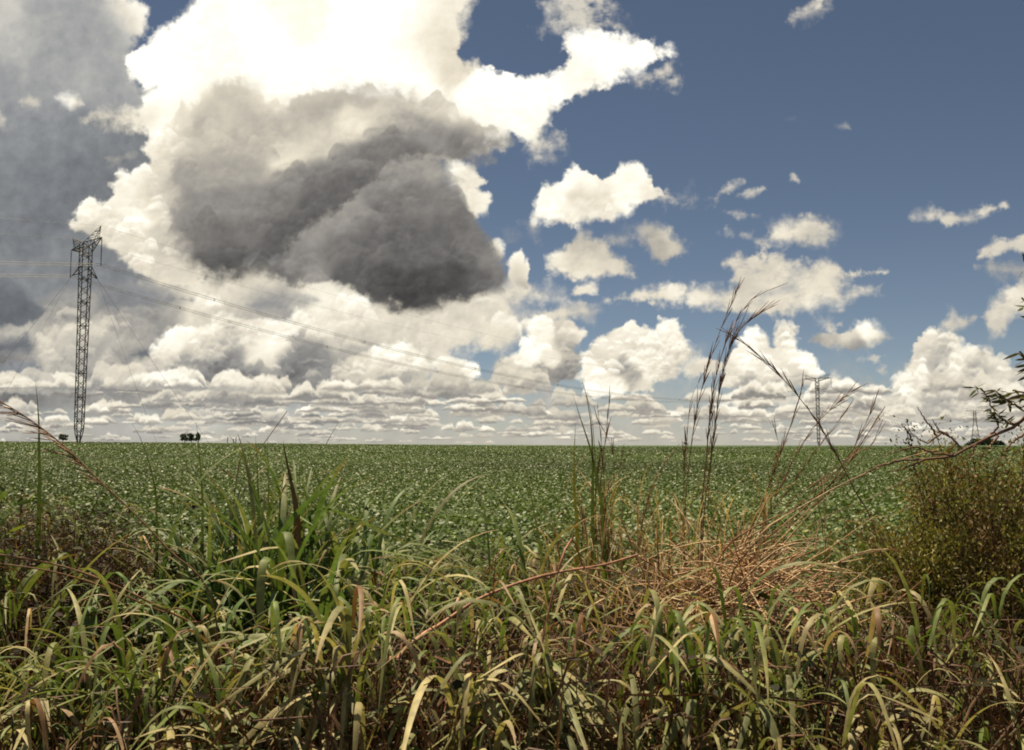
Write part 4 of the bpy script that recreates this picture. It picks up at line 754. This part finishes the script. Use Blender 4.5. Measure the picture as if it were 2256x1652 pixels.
def fillers():
    # loose grass blades between the clumps
    g = Geo(); n = 9400; x, y = verge_xy(n, 2.35, 7.4); h = mass_h(x, y); base = np.stack([x, y, gz(x, y) + h * rng.uniform(.1, .66, n)], 1)
    az = rng.uniform(0, 2 * math.pi, n); L = rng.uniform(.2, .55, n)
    P, W, S, t = arch_blades(base, az, L, rng.uniform(.005, .016, n), rng.uniform(.05, .7, n), rng.uniform(.8, 2.7, n), rng.uniform(1.2, 2.4, n), 8, rng.normal(0, .7, n))
    m = (rng.random((n, 1, 1)) < .3); C = np.where(m, blade_tint(n, t * np.ones((n, 1)), TAN * .16, TAN * .4, .1), blade_tint(n, t * np.ones((n, 1)), GREEN * .5, PALE * .45, .12))  # grass tints scaled down: the shade between the clumps is in the colour
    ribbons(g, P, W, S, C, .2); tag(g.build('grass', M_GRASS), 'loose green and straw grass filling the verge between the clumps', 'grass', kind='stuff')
    # the arching top leaves that shade the tangle
    g = Geo(); n = 4900; x, y = verge_xy(n, 2.45, 7.0); px = CX + FOC * x / y; keep = (rng.random(n) > .93 * np.exp(-((px - 1650) / 270) ** 4) * sstep(3.2, 3.7, y)) & (rng.random(n) > .7 * np.exp(-((px - 120) / 230) ** 4) * sstep(3.4, 4, y)) & (rng.random(n) > .6 * sstep(1850, 2000, px)); x, y = x[keep], y[keep]; n = len(x); h = mass_h(x, y); base = np.stack([x, y, gz(x, y) + h * np.where(y < 3, rng.uniform(.84, 1., n), rng.uniform(.62, .98, n))], 1); L = rng.uniform(.22, .52, n)
    P, W, S, t = arch_blades(base, np.where(rng.random(n) < .6, math.pi + rng.normal(0, 1.1, n), rng.uniform(0, 2 * math.pi, n)), L, rng.uniform(.006, .018, n), rng.uniform(.05, .6, n), rng.uniform(1.6, 2.9, n), np.ones(n), 11, rng.normal(0, .6, n), rng.uniform(.2, .5, n), rng.uniform(.12, .4, n))
    ribbons(g, P, W, S, np.where(rng.random((n, 1, 1)) < .17, blade_tint(n, t * np.ones((n, 1)), RUST * .7, TAN * .9, .4), blade_tint(n, t * np.ones((n, 1)), GREEN, PALE, .12)), .22); tag(g.build('grass', M_GRASS), 'narrow arching leaves forming the top of the grass verge', 'grass', kind='stuff')
    # dry stems and thatch
    g = Geo(); n = 58000; x, y = verge_xy(n, 2.35, 7.2); h = mass_h(x, y); L = rng.uniform(.25, .75, n); dirs = unit(rdir(n, .0, 1) + np.array([0, 0, 1.6]) * rng.random((n, 1)) * 2)
    b = np.stack([x, y, gz(x, y) + np.maximum(0, h * rng.uniform(0, .8, n) - .1)], 1); bow = rdir(n) * .08; tt = np.linspace(0, 1, 5)[None, :, None]
    P = b[:, None] + dirs[:, None] * L[:, None, None] * tt + bow[:, None] * (tt * (1 - tt)) * 4; P[..., 2] = np.minimum(P[..., 2], (gz(x, y) + h * rng.uniform(.7, .97, n))[:, None])
    q = rng.random((n, 1)); C = np.where(rng.random((n, 1)) < .78, RED * (.16 + .5 * q), RUST * (.2 + .6 * q)); ax = rdir(n); T = unit(P[:, -1] - P[:, 0]); S = unit(np.cross(T, ax))[:, None] * np.ones((1, 5, 1))  # stem colours darkened to carry the brown shadow low in the verge
    ribbons(g, P, np.full((n, 5), .5) * rng.uniform(.003, .008, (n, 1)), S, np.repeat(C[:, None], 5, 1), .4)
    tag(g.build('dry_undergrowth', M_DRY), 'tangle of rusty dry stems and thatch under the grass', 'thatch', kind='stuff')
    # low leafy weeds
    g = Geo(); n = 105000; nc = 4450; cx, cy = verge_xy(nc, 2.35, 8.0); thin = (cy > 3.5) | (rng.random(nc) < .22); cx, cy = cx[thin], cy[thin]; nc = len(cx); n = nc * 23; ch = mass_h(cx, cy) * rng.uniform(.15, .95, nc); k = rng.integers(0, nc, n)
    P = np.stack([cx[k], cy[k], gz(cx, cy)[k] + ch[k]], 1) + rng.normal(0, 1, (n, 3)) * np.array([.11, .11, .09]); P[:, 2] = np.maximum(P[:, 2], .02)
    q = rng.random((nc, 1)); cc = np.where(rng.random((nc, 1)) < .6, np.array([.034, .042, .011]) * (.25 + .7 * q), np.array([.046, .026, .011]) * (.25 + .7 * q)); left = (CX + FOC * cx / cy < 420) & (cy > 3)  # leaf colours lowered so the gaps read as deeper shadow
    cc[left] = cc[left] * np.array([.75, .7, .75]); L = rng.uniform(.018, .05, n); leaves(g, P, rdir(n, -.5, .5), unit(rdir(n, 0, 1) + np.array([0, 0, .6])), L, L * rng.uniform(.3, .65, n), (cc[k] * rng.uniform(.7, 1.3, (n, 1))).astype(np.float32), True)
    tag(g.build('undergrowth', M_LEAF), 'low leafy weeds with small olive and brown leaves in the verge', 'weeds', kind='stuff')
fillers()

# ---------------------------------------------------------------- stalks with plumes
def plume(g, path, C, n=60, L=.10, start=.72, droop=.0):
    """thin spikelets lying along the last part of a stalk"""
    i = start + (1 - start) * rng.random(n); m = len(path); f = i * (m - 1); k = np.minimum(f.astype(int), m - 2); q = (f - k)[:, None]; b = path[k] * (1 - q) + path[k + 1] * q
    T = unit(path[k + 1] - path[k]); d = unit(T + rdir(n) * .22 + np.array([0, 0, -droop])); tt = np.linspace(0, 1, 5)[None, :, None]
    P = b[:, None] + d[:, None] * (L * rng.uniform(.5, 1.2, n))[:, None, None] * tt; P[..., 2] -= droop * .03 * (np.linspace(0, 1, 5)[None] ** 2)
    R = np.full((n, 5), .0016) * np.array([.7, 1.1, 1.2, 1., .4])[None]; tubes(g, P, R, (C * rng.uniform(.7, 1.2, (n, 1)))[:, None] * np.ones((1, 5, 1)), 4)

def ground_path(pts, d0, d1=None):
    """picture-plane bends of a stalk placed at real depths, foot first, run down to the soil"""
    d1 = d0 if d1 is None else d1; p = [at(a, b, d0 + (d1 - d0) * i / max(1, len(pts) - 1)) for i, (a, b) in enumerate(pts)]
    f = p[0] + (p[0] - p[1]) * .1; f[2] = gz(f[0], f[1]) - .01; mid = (f + p[0]) / 2 + (p[0] - p[1]) * .15; return np.array([f, mid] + p)

def stalk_tussock(name, label, cat, stalks, d, col=RED):
    """stalks: list of (points foot to tip, base radius mm, plume count, colour or None)"""
    paths = [smooth_path(ground_path(s[0], d + rng.uniform(-.12, .12)), 26) for s in stalks]; c = np.mean([p[0] for p in paths], 0); c[2] = gz(c[0], c[1]); root = empty(name, c); tag(root, label, cat)
    for p, s in zip(paths, stalks):
        g = Geo(); C = (col if s[3] is None else s[3]) * rng.uniform(.8, 1.15); rad = s[1] * .00078 * np.linspace(1., .28, 26); rad[::6] *= 1.25
        tubes(g, p[None], rad[None], C[None, None] * np.ones((1, 26, 1)) * np.linspace(1.15, .8, 26)[None, :, None], 6); o = g.build('stalk', M_DRY, root)
        if s[2]: g = Geo(); plume(g, p, C, int(s[2] * .75), .12, .62); g.build('seed_head', M_DRY, o, origin=c)
    return root
stalk_tussock('seed_stalk_clump', 'tallest seed stalks, bending right against the clouds', 'seed stalks', [
    ([(1508, 1170), (1514, 1060), (1530, 930), (1548, 850), (1575, 760), (1600, 695), (1624, 640)], 6, 46, None),
    ([(1545, 1150), (1556, 1010), (1568, 880), (1590, 780), (1622, 705), (1655, 660), (1690, 640)], 8, 60, None),
    ([(1548, 1180), (1562, 1040), (1577, 930), (1588, 840), (1608, 762), (1640, 715), (1685, 680)], 7, 60, None),
    ([(1560, 1120), (1570, 985), (1580, 900), (1592, 830), (1612, 748), (1640, 700)], 5, 40, None),
    ([(1506, 1080), (1514, 960), (1522, 880), (1545, 832), (1560, 800)], 4, 30, None),
    ([(1555, 1060), (1566, 960), (1570, 920), (1562, 880)], 3, 12, None)], 5.2)
stalk_tussock('arching_stalk', 'single long brown stalk bowing left across the tall stalk fan', 'seed stalk', [([(1930, 1180), (1880, 1075), (1838, 992), (1800, 928), (1752, 865), (1700, 808), (1645, 760), (1604, 734)], 7, 60, RED * .8)], 5.0)
stalk_tussock('seed_stalk_clump', 'fan of straight brown stalks leaning right out of the straw heap', 'seed stalks', [
    ([(1640, 1220), (1690, 1080), (1722, 990), (1748, 920), (1770, 842)], 8, 20, None),
    ([(1660, 1225), (1730, 1050), (1782, 955), (1832, 900), (1882, 858)], 6, 44, None),
    ([(1650, 1235), (1760, 1130), (1850, 1045), (1905, 965), (1950, 895)], 9, 24, None),
    ([(1640, 1230), (1750, 1120), (1840, 1040), (1890, 970), (1925, 890)], 5, 40, None),
    ([(1668, 1235), (1790, 1115), (1880, 1030), (1940, 950)], 5, 16, None),
    ([(1700, 1060), (1712, 1000), (1712, 955), (1690, 920)], 3, 10, None),
    ([(1650, 1215), (1740, 1075), (1800, 990), (1868, 900)], 4, 26, None),
    ([(1660, 1240), (1800, 1150), (1930, 1090), (2030, 1040)], 4, 16, TAN * .6),
    ([(1640, 1240), (1720, 1130), (1800, 1060), (1880, 1000)], 6, 12, None)], 5.0)
stalk_tussock('reed_clump', 'reddish dry reeds with a few green pointed blades left of the tallest seed stalks', 'reeds', [
    ([(1312, 1190), (1312, 1050), (1308, 960), (1300, 900), (1283, 842)], 5, 0, GREEN * .9), ([(1326, 1240), (1322, 1080), (1330, 1000), (1345, 868)], 5, 16, RED), ([(1340, 1230), (1332, 1080), (1325, 980), (1316, 888)], 5, 14, RED),
    ([(1300, 1250), (1330, 1120), (1352, 1010), (1332, 950)], 4, 10, RUST), ([(1360, 1240), (1372, 1120), (1362, 1040), (1384, 1000)], 5, 10, RUST), ([(1318, 1250), (1312, 1130), (1318, 1030), (1330, 985)], 7, 8, RUST), ([(1405, 1230), (1420, 1130), (1440, 1060), (1470, 1010)], 4, 26, RUST * .9),
    ([(1350, 1260), (1346, 1130), (1340, 1060)], 6, 0, RUST), ([(1280, 1240), (1290, 1130), (1312, 1040)], 4, 8, RUST)], 4.8, RUST)

def sword_blade(pts, d, w, C, name, label, cat='grass blade', foot=True, mat=None, parent=None, tipC=None):
    p = smooth_path(ground_path(pts, d) if foot else [at(a, b, d) for a, b in pts], 22); t = np.linspace(0, 1, 22); W = w * .5 * np.clip(.5 + 1.4 * t, 0, 1) * np.clip((1.01 - t) * 2.6, 0, 1)
    S = np.array([1., .25, 0]) * np.ones((1, 22, 1)); Cc = (C * np.ones((22, 3))) if tipC is None else C + (tipC - C) * sstep(.3, .9, t)[:, None]
    g = Geo(); ribbons(g, p[None], W[None], unit(S), Cc[None], .25); c = p[0].copy(); c[2] = gz(c[0], c[1]); return tag(g.build(name, mat or M_GRASS, origin=c), label, cat)
for pts, d, w, C, lab in [
    ([(1330, 1150), (1312, 1040), (1300, 985), (1280, 925), (1262, 868)], 4.7, .026, GREEN, 'broad dark green blade crossing the reddish reeds, tip up left'),
    ([(1306, 1120), (1306, 1020), (1302, 930), (1286, 846)], 4.7, .022, GREEN * .9, 'slender green blade rising straight out of the reddish reeds'),
    ([(1272, 1180), (1266, 1090), (1265, 1010), (1268, 930)], 4.7, .024, np.array([.16, .15, .03]), 'yellow green blade just left of the reddish reeds'),
    ([(86, 1120), (86, 1000), (85, 920), (78, 838)], 4.4, .026, GREEN * .9, 'pointed green blade standing alone left of the large pylon'),
    ([(345, 1120), (325, 1010), (308, 962), (288, 928)], 4.4, .016, GREEN * .8, 'thin bent blade right of the large pylon'),
    ([(446, 1150), (444, 1060), (438, 990), (432, 925)], 4.5, .020, GREEN, 'pointed blade overlapping the horizon trees'),
    ([(570, 1160), (568, 1060), (566, 1000), (562, 955)], 4.5, .020, GREEN * .9, 'upright pointed blade left of the dark withered leaf'),
    ([(592, 1160), (591, 1060), (590, 1000), (589, 950)], 4.5, .014, GREEN * .9, 'needle thin blade between two broader ones near the withered leaf'),
    ([(730, 1180), (705, 1070), (680, 1010), (654, 962)], 4.5, .022, GREEN * 1.1, 'green blade leaning left, right of the withered leaf'),
    ([(1195, 1250), (1175, 1120), (1160, 1040), (1138, 992)], 4.6, .018, np.array([.16, .17, .05]), 'pale leaning blade in the open field right of centre'),
    ([(895, 1240), (892, 1130), (893, 1070), (895, 1018)], 4.6, .014, GREEN, 'thin vertical blade over the field left of centre'),
    ([(2215, 1440), (2190, 1390), (2160, 1350), (2122, 1338)], 2.9, .030, BLUEG * .8, 'dark hooked blade before the shrub')]:
    sword_blade(pts, d, w, C, 'pointed_blade', lab)
sword_blade([(655, 1160), (645, 1080), (634, 1030), (624, 972)], 4.1, .052, DARK * .75, 'withered_leaf', 'dark brown withered leaf standing in the tall green clump', 'dead leaf', tipC=DARK)

def canes(name, label, cat, lst, d0, d1, mat=M_DRY, foot=False, rough=0):
    ps = []
    for pts, r, C in lst:
        p = [at(a, b, d0 + (d1 - d0) * i / (len(pts) - 1)) for i, (a, b) in enumerate(pts)]
        if foot: q = (p[0][2] - gz(p[0][0], p[0][1])) / max(p[1][2] - p[0][2], 1e-3); f = p[0] + (p[0] - p[1]) * (min(q, 2.5) if q > 0 else .5) * np.array([1, .1, 1]); f[2] = gz(f[0], f[1]) - .01; p = [f] + p
        ps.append(smooth_path(p, 40))
    g = Geo()
    for p, (pts, r, C) in zip(ps, lst):
        rad = r * .001 * np.linspace(1.1, .5, 40); rad[4::9] *= 1.35; tubes(g, p[None], rad[None], (C * rng.uniform(.8, 1.2, (40, 1)))[None], 7)
    return tag(g.build(name, mat, origin=ps[0][0]), label, cat)
PINK = np.array([.34, .17, .105])
canes('fallen_cane', 'long fallen pinkish cane slanting up to the right across the middle', 'dry cane', [([(838, 1520), (872, 1455), (912, 1412), (975, 1372), (1050, 1322), (1140, 1285), (1235, 1260), (1330, 1244), (1405, 1222)], 8, PINK), ([(1230, 1258), (1290, 1252), (1345, 1258), (1400, 1270)], 4, PINK)], 2.72, 3.6, foot=True)
canes('drooping_stalk', 'pair of reddish stalks drooping right from the left edge', 'seed stalks', [([(470, 1400), (430, 1376), (340, 1332), (240, 1284), (120, 1243), (-60, 1212)], 6, RUST), ([(440, 1392), (350, 1346), (230, 1294), (110, 1258), (-60, 1234)], 5, RED)], 3.6, 3.2, foot=True)
p = smooth_path(ground_path([(470, 1330), (370, 1210), (300, 1135), (215, 1055), (150, 990), (95, 945), (45, 910), (-10, 878)], 3.4), 40); c = p[0].copy(); c[2] = gz(c[0], c[1]); root = empty('seed_plume', c); tag(root, 'loose reddish seed plume drooping left across the pylon foot', 'seed stalk')
g = Geo(); tubes(g, p[None], (np.linspace(.005, .002, 40))[None], (RUST * .9)[None, None] * np.ones((1, 40, 1)), 6); g.build('stalk', M_DRY, root); g = Geo(); plume(g, p, RUST * .85, 46, .13, .74, .3); g.build('seed_head', M_DRY, root)
canes('thin_dry_stalk', 'thin dry stalk leaning right over the horizon near the withered leaf', 'dry stalk', [([(520, 1065), (548, 1022), (590, 965), (632, 906)], 3.5, RED)], 4.3, 4.4, foot=True)
canes('pale_cane', 'long pale cane running from the straw heap up to the bare branch', 'dry cane', [([(1500, 1262), (1640, 1188), (1780, 1108), (1885, 1052), (1985, 1012), (2075, 988)], 5, TAN * .85)], 4.6, 4.2, foot=True)
canes('pale_cane', 'thin pale cane lying flat right of the stalk fan', 'dry cane', [([(1790, 1185), (1880, 1150), (1960, 1135), (2030, 1108)], 3.5, STRAW * .7)], 4.9, 4.7, foot=True)
canes('crooked_stalk', 'crooked pale stem hooked downward left of the straw heap', 'dry stem', [([(1470, 1262), (1500, 1222), (1518, 1190), (1514, 1150), (1500, 1128)], 5, TAN)], 4.3, 4.3, foot=True)
canes('dry_stalk', 'straight pale stem pointing up between the crooked stem and the straw heap', 'dry stem', [([(1540, 1240), (1560, 1190), (1575, 1140), (1580, 1110)], 4, TAN)], 4.3, 4.3, foot=True)
canes('bent_stalk', 'grey brown stem leaning left through the reddish reeds', 'dry stem', [([(1478, 1420), (1450, 1330), (1408, 1240), (1372, 1150)], 5, RUST * .9)], 3.7, 3.9, foot=True)

# ---------------------------------------------------------------- straw heap
def straw_heap():
    d = 4.35; c = at(1650, 1330, d); c[2] = gz(c[0], c[1]); root = empty('straw_heap', c); tag(root, 'heap of bleached pinkish dry grass lying flattened below the stalk fan', 'straw heap')
    n = 600; u = rng.normal(0, 1, n) * .34; v = rng.normal(0, 1, n) * .22; hgt = top_h(1300, d) * np.exp(-(u / .62) ** 2) + .03 + .06 * rng.random(n)
    b = c + np.stack([u - .16, v, hgt - rng.random(n) ** 1.6 * .5], 1); az = rng.normal(1.9, 1.3, n); az[rng.random(n) < .25] += math.pi; L = rng.uniform(.15, .7, n)
    P, W, S, t = arch_blades(b, az, L, rng.uniform(.006, .013, n), rng.uniform(.5, 2.1, n), rng.uniform(-.3, 1.2, n), rng.uniform(1, 2, n), 9)
    kk = rng.uniform(.3, .7, (n, 1, 1)); P = P + (rdir(n) * rng.uniform(0, .10, (n, 1)))[:, None] * (1 - np.abs(np.linspace(0, 1, 9)[None, :, None] - kk) * 2)
    q = rng.random((n, 1)); C = np.where(rng.random((n, 1)) < .6, TAN * (.65 + .75 * q), np.array([.26, .14, .07]) * (.35 + .9 * q)); g = Geo(); tubes(g, P, np.maximum(W * .62, .0014), C[:, None] * np.ones((1, 9, 1)), 4); g.build('stems', M_DRY, root)
    n = 260; u = rng.normal(0, 1, n) * .32; kk = rng.uniform(.3, .7, (n, 1, 1)); b = c + np.stack([u - .04, rng.normal(-.1, .16, n), top_h(1255, d) * np.exp(-(u / .62) ** 2) - .12 * rng.random(n)], 1)
    P, W, S, t = arch_blades(b, rng.normal(2.35, 1.2, n), rng.uniform(.15, .6, n), rng.uniform(.006, .014, n), rng.uniform(.8, 2., n), rng.uniform(-.2, 1.0, n), rng.uniform(1, 2, n), 10); P = P + (rdir(n) * rng.uniform(0, .12, (n, 1)))[:, None] * (1 - np.abs(np.linspace(0, 1, 10)[None, :, None] - kk) * 2)
    q = rng.random((n, 1)); g = Geo(); tubes(g, P, np.maximum(W * .62, .0014), (np.where(q < .45, RUST * 1.3, TAN) * (.65 + .8 * rng.random((n, 1))))[:, None] * np.ones((1, 10, 1)), 4); g.build('draped_stems', M_DRY, root)
    n = 420; u = rng.normal(0, 1, n) * .22; v = rng.normal(0, 1, n) * .2; b = c + np.stack([u - .12, v, top_h(1330, d) * np.exp(-(u / .6) ** 2) - .35 * rng.random(n)], 1)
    P, W, S, t = arch_blades(b, rng.normal(1.7, 1.1, n), rng.uniform(.15, .45, n), rng.uniform(.006, .014, n), rng.uniform(.6, 1.6, n), rng.uniform(0, 1.2, n), np.ones(n) * 1.5, 8, rng.normal(0, .9, n))
    P = P + (rdir(n) * .05)[:, None] * (np.arange(8) % 3 == 1)[None, :, None] * .5; g = Geo(); ribbons(g, P, W, S, np.repeat((np.where(rng.random((n, 1)) < .5, TAN, RUST * 1.2) * rng.uniform(.5, 1.15, (n, 1)))[:, None], 8, 1), .35); g.build('dead_leaves', M_DRY, root)
    for pts, r in (([(1480, 1268), (1600, 1246), (1700, 1270), (1790, 1318), (1885, 1376)], 4), ([(1500, 1270), (1620, 1262), (1740, 1300), (1840, 1350)], 3.5), ([(1560, 1250), (1700, 1205), (1790, 1186), (1850, 1196), (1880, 1218)], 3.5), ([(1590, 1285), (1690, 1240), (1800, 1250), (1870, 1290)], 3), ([(1520, 1330), (1620, 1330), (1700, 1400), (1760, 1440)], 3), ([(1640, 1180), (1600, 1260), (1560, 1310)], 4)):
        p = smooth_path([at(a, b_, 4.3) for a, b_ in pts], 24); g = Geo(); tubes(g, p[None], (r * .001 * np.linspace(1.1, .5, 24))[None], (TAN * rng.uniform(.85, 1.1))[None, None] * np.ones((1, 24, 1)), 6); g.build('stem', M_DRY, root)
straw_heap()

# ---------------------------------------------------------------- bushes
def bush(name, label, cat, c, size, nst, nl, leaf, cols, stem_col, mat=None, up=.35, depth=1., clump=.10):
    """stems from the foot to points through an ellipsoid crown, leaves gathered round the twig ends"""
    c = np.asarray(c, float); root = empty(name, c); tag(root, label, cat); s = np.asarray(size, float)
    q = rdir(nst, -.35, 1.) * (rng.uniform(.3, 1., (nst, 1)) ** .5); ends = c + np.array([0, 0, s[2] * .5]) + q * s * np.array([.5, .5, .5]) * (1 + .2 * np.sin(q[:, :1] * 7 + q[:, 2:] * 5) + .1 * np.sin(q[:, :1] * 17 + q[:, 1:2] * 13)); ends[:, 2] = np.maximum(ends[:, 2], c[2] + .12)
    P0 = c + np.concatenate([rng.normal(0, .08, (nst, 2)), np.zeros((nst, 1))], 1); tt = np.linspace(0, 1, 9)[None, :, None]; mid = P0 + (ends - P0) * .5 + np.array([0, 0, .12 * s[2]]) + rng.normal(0, .05, (nst, 3))
    P = P0[:, None] * (1 - tt) ** 2 + 2 * mid[:, None] * tt * (1 - tt) + ends[:, None] * tt ** 2
    g = Geo(); tubes(g, P, np.linspace(.007, .0016, 9)[None] * rng.uniform(.6, 1.3, (nst, 1)), stem_col[None, None] * np.ones((nst, 9, 1)), 5); g.build('stems', M_BARK, root)
    k = rng.integers(0, nst, nl); f = 1 - .55 * rng.random(nl) ** 1.5; fi = f * 8; i0 = np.minimum(fi.astype(int), 7); fr = (fi - i0)[:, None]; b = P[k, i0] * (1 - fr) + P[k, i0 + 1] * fr + rng.normal(0, clump * .5, (nl, 3)) * np.array([1, 1, .8])
    b[:, 2] = np.maximum(b[:, 2], c[2] + .03)
    ci = rng.integers(0, len(cols), nst); C = np.asarray(cols)[ci[k]] * rng.uniform(.6, 1.35, (nl, 1)); D = unit(rdir(nl, -.4, .8) + np.array([0, 0, up])); L = leaf * rng.uniform(.6, 1.3, nl)
    g = Geo(); leaves(g, b, D, rdir(nl, 0, 1), L, L * rng.uniform(.24, .42, nl), C.astype(np.float32), True); g.build('foliage', mat or M_SHRUB, root); return root
OL = [(.19, .18, .045), (.135, .145, .036), (.16, .17, .045), (.22, .155, .058), (.09, .09, .03), (.21, .19, .052), (.15, .095, .038), (.12, .07, .03)]
d = 4.4; x = X_(2168, d); bush('shrub', 'large dense olive shrub with tiny leaves filling the right edge', 'shrub', (x, d, gz(x, d)), (1.28, 1.15, 1.67), 420, 115000, .022, OL, np.array([.09, .055, .03]), clump=.09, up=.8)
d = 4.0; x = X_(2250, d); bush('shrub', 'darker lower shrub at the right edge in front of the large olive shrub', 'shrub', (x, d, gz(x, d)), (1.2, 1.0, 1.12), 160, 30000, .020, [(.12, .085, .035), (.085, .07, .025), (.14, .08, .04)], np.array([.09, .05, .03]), clump=.12)
d = 3.7; x = X_(1900, d); bush('weed', 'low tan leaved weed spreading left from the foot of the large olive shrub', 'weed', (x, d, gz(x, d)), (.75, .6, .98), 70, 6500, .022, [(.16, .12, .05), (.10, .10, .03), (.13, .085, .04)], np.array([.11, .06, .035]), clump=.09)
d = 3.9; x = X_(1045, d); bush('weed', 'small brown weed with crisp dead leaves in the middle of the verge', 'weed', (x, d, gz(x, d)), (.32, .3, 1.28), 36, 2300, .024, [(.15, .085, .04), (.10, .075, .03), (.09, .05, .028)], np.array([.13, .065, .035]), clump=.07)
d = 4.3; x = X_(110, d); bush('weed', 'dead brown bramble mass at the left edge below the horizon', 'weed', (x, d, gz(x, d)), (.95, .7, 1.52), 130, 13000, .028, [(.075, .042, .024), (.055, .04, .022), (.10, .06, .03), (.05, .06, .02)], np.array([.12, .06, .035]), clump=.10)
d = 4.4; x = X_(300, d); bush('weed', 'brown bramble patch between the left edge mass and the dark broken weed', 'weed', (x, d, gz(x, d)), (.8, .5, 1.36), 90, 7000, .030, [(.06, .04, .022), (.05, .05, .02), (.08, .05, .025)], np.array([.10, .05, .03]), clump=.10)
d = 4.5; x = X_(412, d); bush('weed', 'dark broken weed with blackish curled leaves left of the tall green clump', 'weed', (x, d, gz(x, d)), (.22, .2, 1.50), 16, 320, .06, [(.022, .025, .014), (.03, .022, .014)], np.array([.05, .03, .02]), clump=.06)
d = 4.6; x = X_(522, d); bush('weed', 'dark leafy sprig peeping over the tall green clump', 'weed', (x, d, gz(x, d)), (.2, .2, 1.58), 12, 200, .06, [(.022, .03, .016), (.03, .022, .014)], np.array([.05, .03, .02]), clump=.06)
d = 4.0; x = X_(22, d); bush('weed', 'yellow green leafed twig at the left edge just below the horizon', 'weed', (x, d, gz(x, d)), (.25, .25, 1.74), 16, 240, .06, [(.16, .20, .04), (.11, .15, .035)], np.array([.10, .05, .03]), clump=.05)

# ---------------------------------------------------------------- tree at the right edge with its bare branch
def right_tree():
    d = 4.1; foot = np.array([X_(2256, d) + .75, d + .3, 0.]); foot[2] = gz(foot[0], foot[1]); root = empty('tree', foot); tag(root, 'tree beyond the right edge reaching bare twigs and narrow leaves into view', 'tree')
    BR = np.array([.16, .095, .065]); top = foot + (.15, .1, 3.1)
    tp = smooth_path([foot, foot + (.05, .0, .8), foot + (-.02, .05, 1.7), top], 24); g = Geo(); tubes(g, tp[None], np.linspace(.085, .03, 24)[None], BR[None, None] * np.ones((1, 24, 1)), 10)
    g.build('trunk', M_BARK, root)
    def br(pts, r0, r1, name='branch', dd=None):
        p = smooth_path(pts, 30); g = Geo(); w = rng.normal(0, .0022, (30, 3)); w[0] = 0; tubes(g, (p + w)[None], np.linspace(r0, r1, 30)[None], BR[None, None] * rng.uniform(.8, 1.15, (1, 30, 1)), 7); g.build(name, M_BARK, root); return p
    A = lambda L_, d_: [at(a, b, d_) for a, b in L_]
    main = br([tp[12]] + A([(2300, 905), (2240, 938), (2180, 962), (2135, 985), (2100, 1003), (2050, 1012), (1985, 1014)], 3.9), .014, .0045)
    twigs = [[(2100, 1000), (2060, 1000), (2020, 985), (1990, 990), (1940, 1005)], [(2120, 990), (2085, 955), (2065, 962), (2040, 975), (2010, 955), (1995, 930)], [(2065, 962), (2050, 940), (2030, 912), (2022, 896)], [(2010, 972), (2000, 950), (1985, 935)], [(2090, 960), (2070, 948), (2055, 925)],
             [(2180, 962), (2200, 935), (2185, 910), (2180, 880), (2165, 862), (2150, 855)], [(2245, 938), (2210, 925), (2190, 905)], [(2200, 960), (2180, 985), (2160, 1010)], [(2256, 955), (2215, 990), (2195, 1030), (2185, 1055)], [(2150, 978), (2140, 1000), (2130, 1020)], [(2250, 900), (2215, 880), (2195, 862)], [(1985, 1014), (1930, 1030), (1890, 1052), (1850, 1075)], [(2040, 1012), (1995, 1030), (1960, 1040)]]
    ends = []
    for t in twigs: p = br(A(t, 3.9 + rng.uniform(-.12, .12)), .0055, .0014, 'twig'); ends.append(p)
    up1 = br([tp[17]] + A([(2290, 820), (2268, 800), (2248, 775)], 3.9), .012, .004); up2 = br([tp[14]] + A([(2300, 880), (2262, 868), (2235, 862)], 3.9), .010, .004)
    g = Geo(); CG = np.array([[.08, .10, .035], [.13, .13, .05], [.11, .085, .04]])
    def spray(p, n, L, hang):
        k = rng.integers(len(p) // 3, len(p), n); D = unit(rdir(n, -.6, .5) + np.array([-.3, 0, -hang])); Ll = L * rng.uniform(.6, 1.2, n); leaves(g, p[k] + rng.normal(0, .006, (n, 3)), D, rdir(n, 0, 1), Ll, Ll * rng.uniform(.14, .22, n), (CG[rng.integers(0, 3, n)] * rng.uniform(.7, 1.4, (n, 1))).astype(np.float32), True, .3)
    spray(up1, 46, .085, .5); spray(up2, 60, .085, .4); spray(ends[5], 40, .05, .1); spray(ends[6], 46, .05, .0); spray(ends[10], 46, .06, .1); spray(ends[8], 30, .05, .2); spray(ends[7], 16, .05, .2)
    for e in (0, 1, 2): spray(ends[e], 5, .022, 0)
    cr = foot + np.array([.35, .1, 2.6]); n = 2600; P = cr + rdir(n) * rng.random((n, 1)) ** .4 * np.array([.75, .8, .9]); P = P[P[:, 0] > X_(2256, d) + .28]; n = len(P); Ll = .08 * rng.uniform(.6, 1.2, n); leaves(g, P, unit(rdir(n) + np.array([0, 0, -.4])), rdir(n), Ll, Ll * .2, (CG[rng.integers(0, 3, n)]).astype(np.float32), True, .3)
    g.build('crown', M_SHRUB, root)
right_tree()
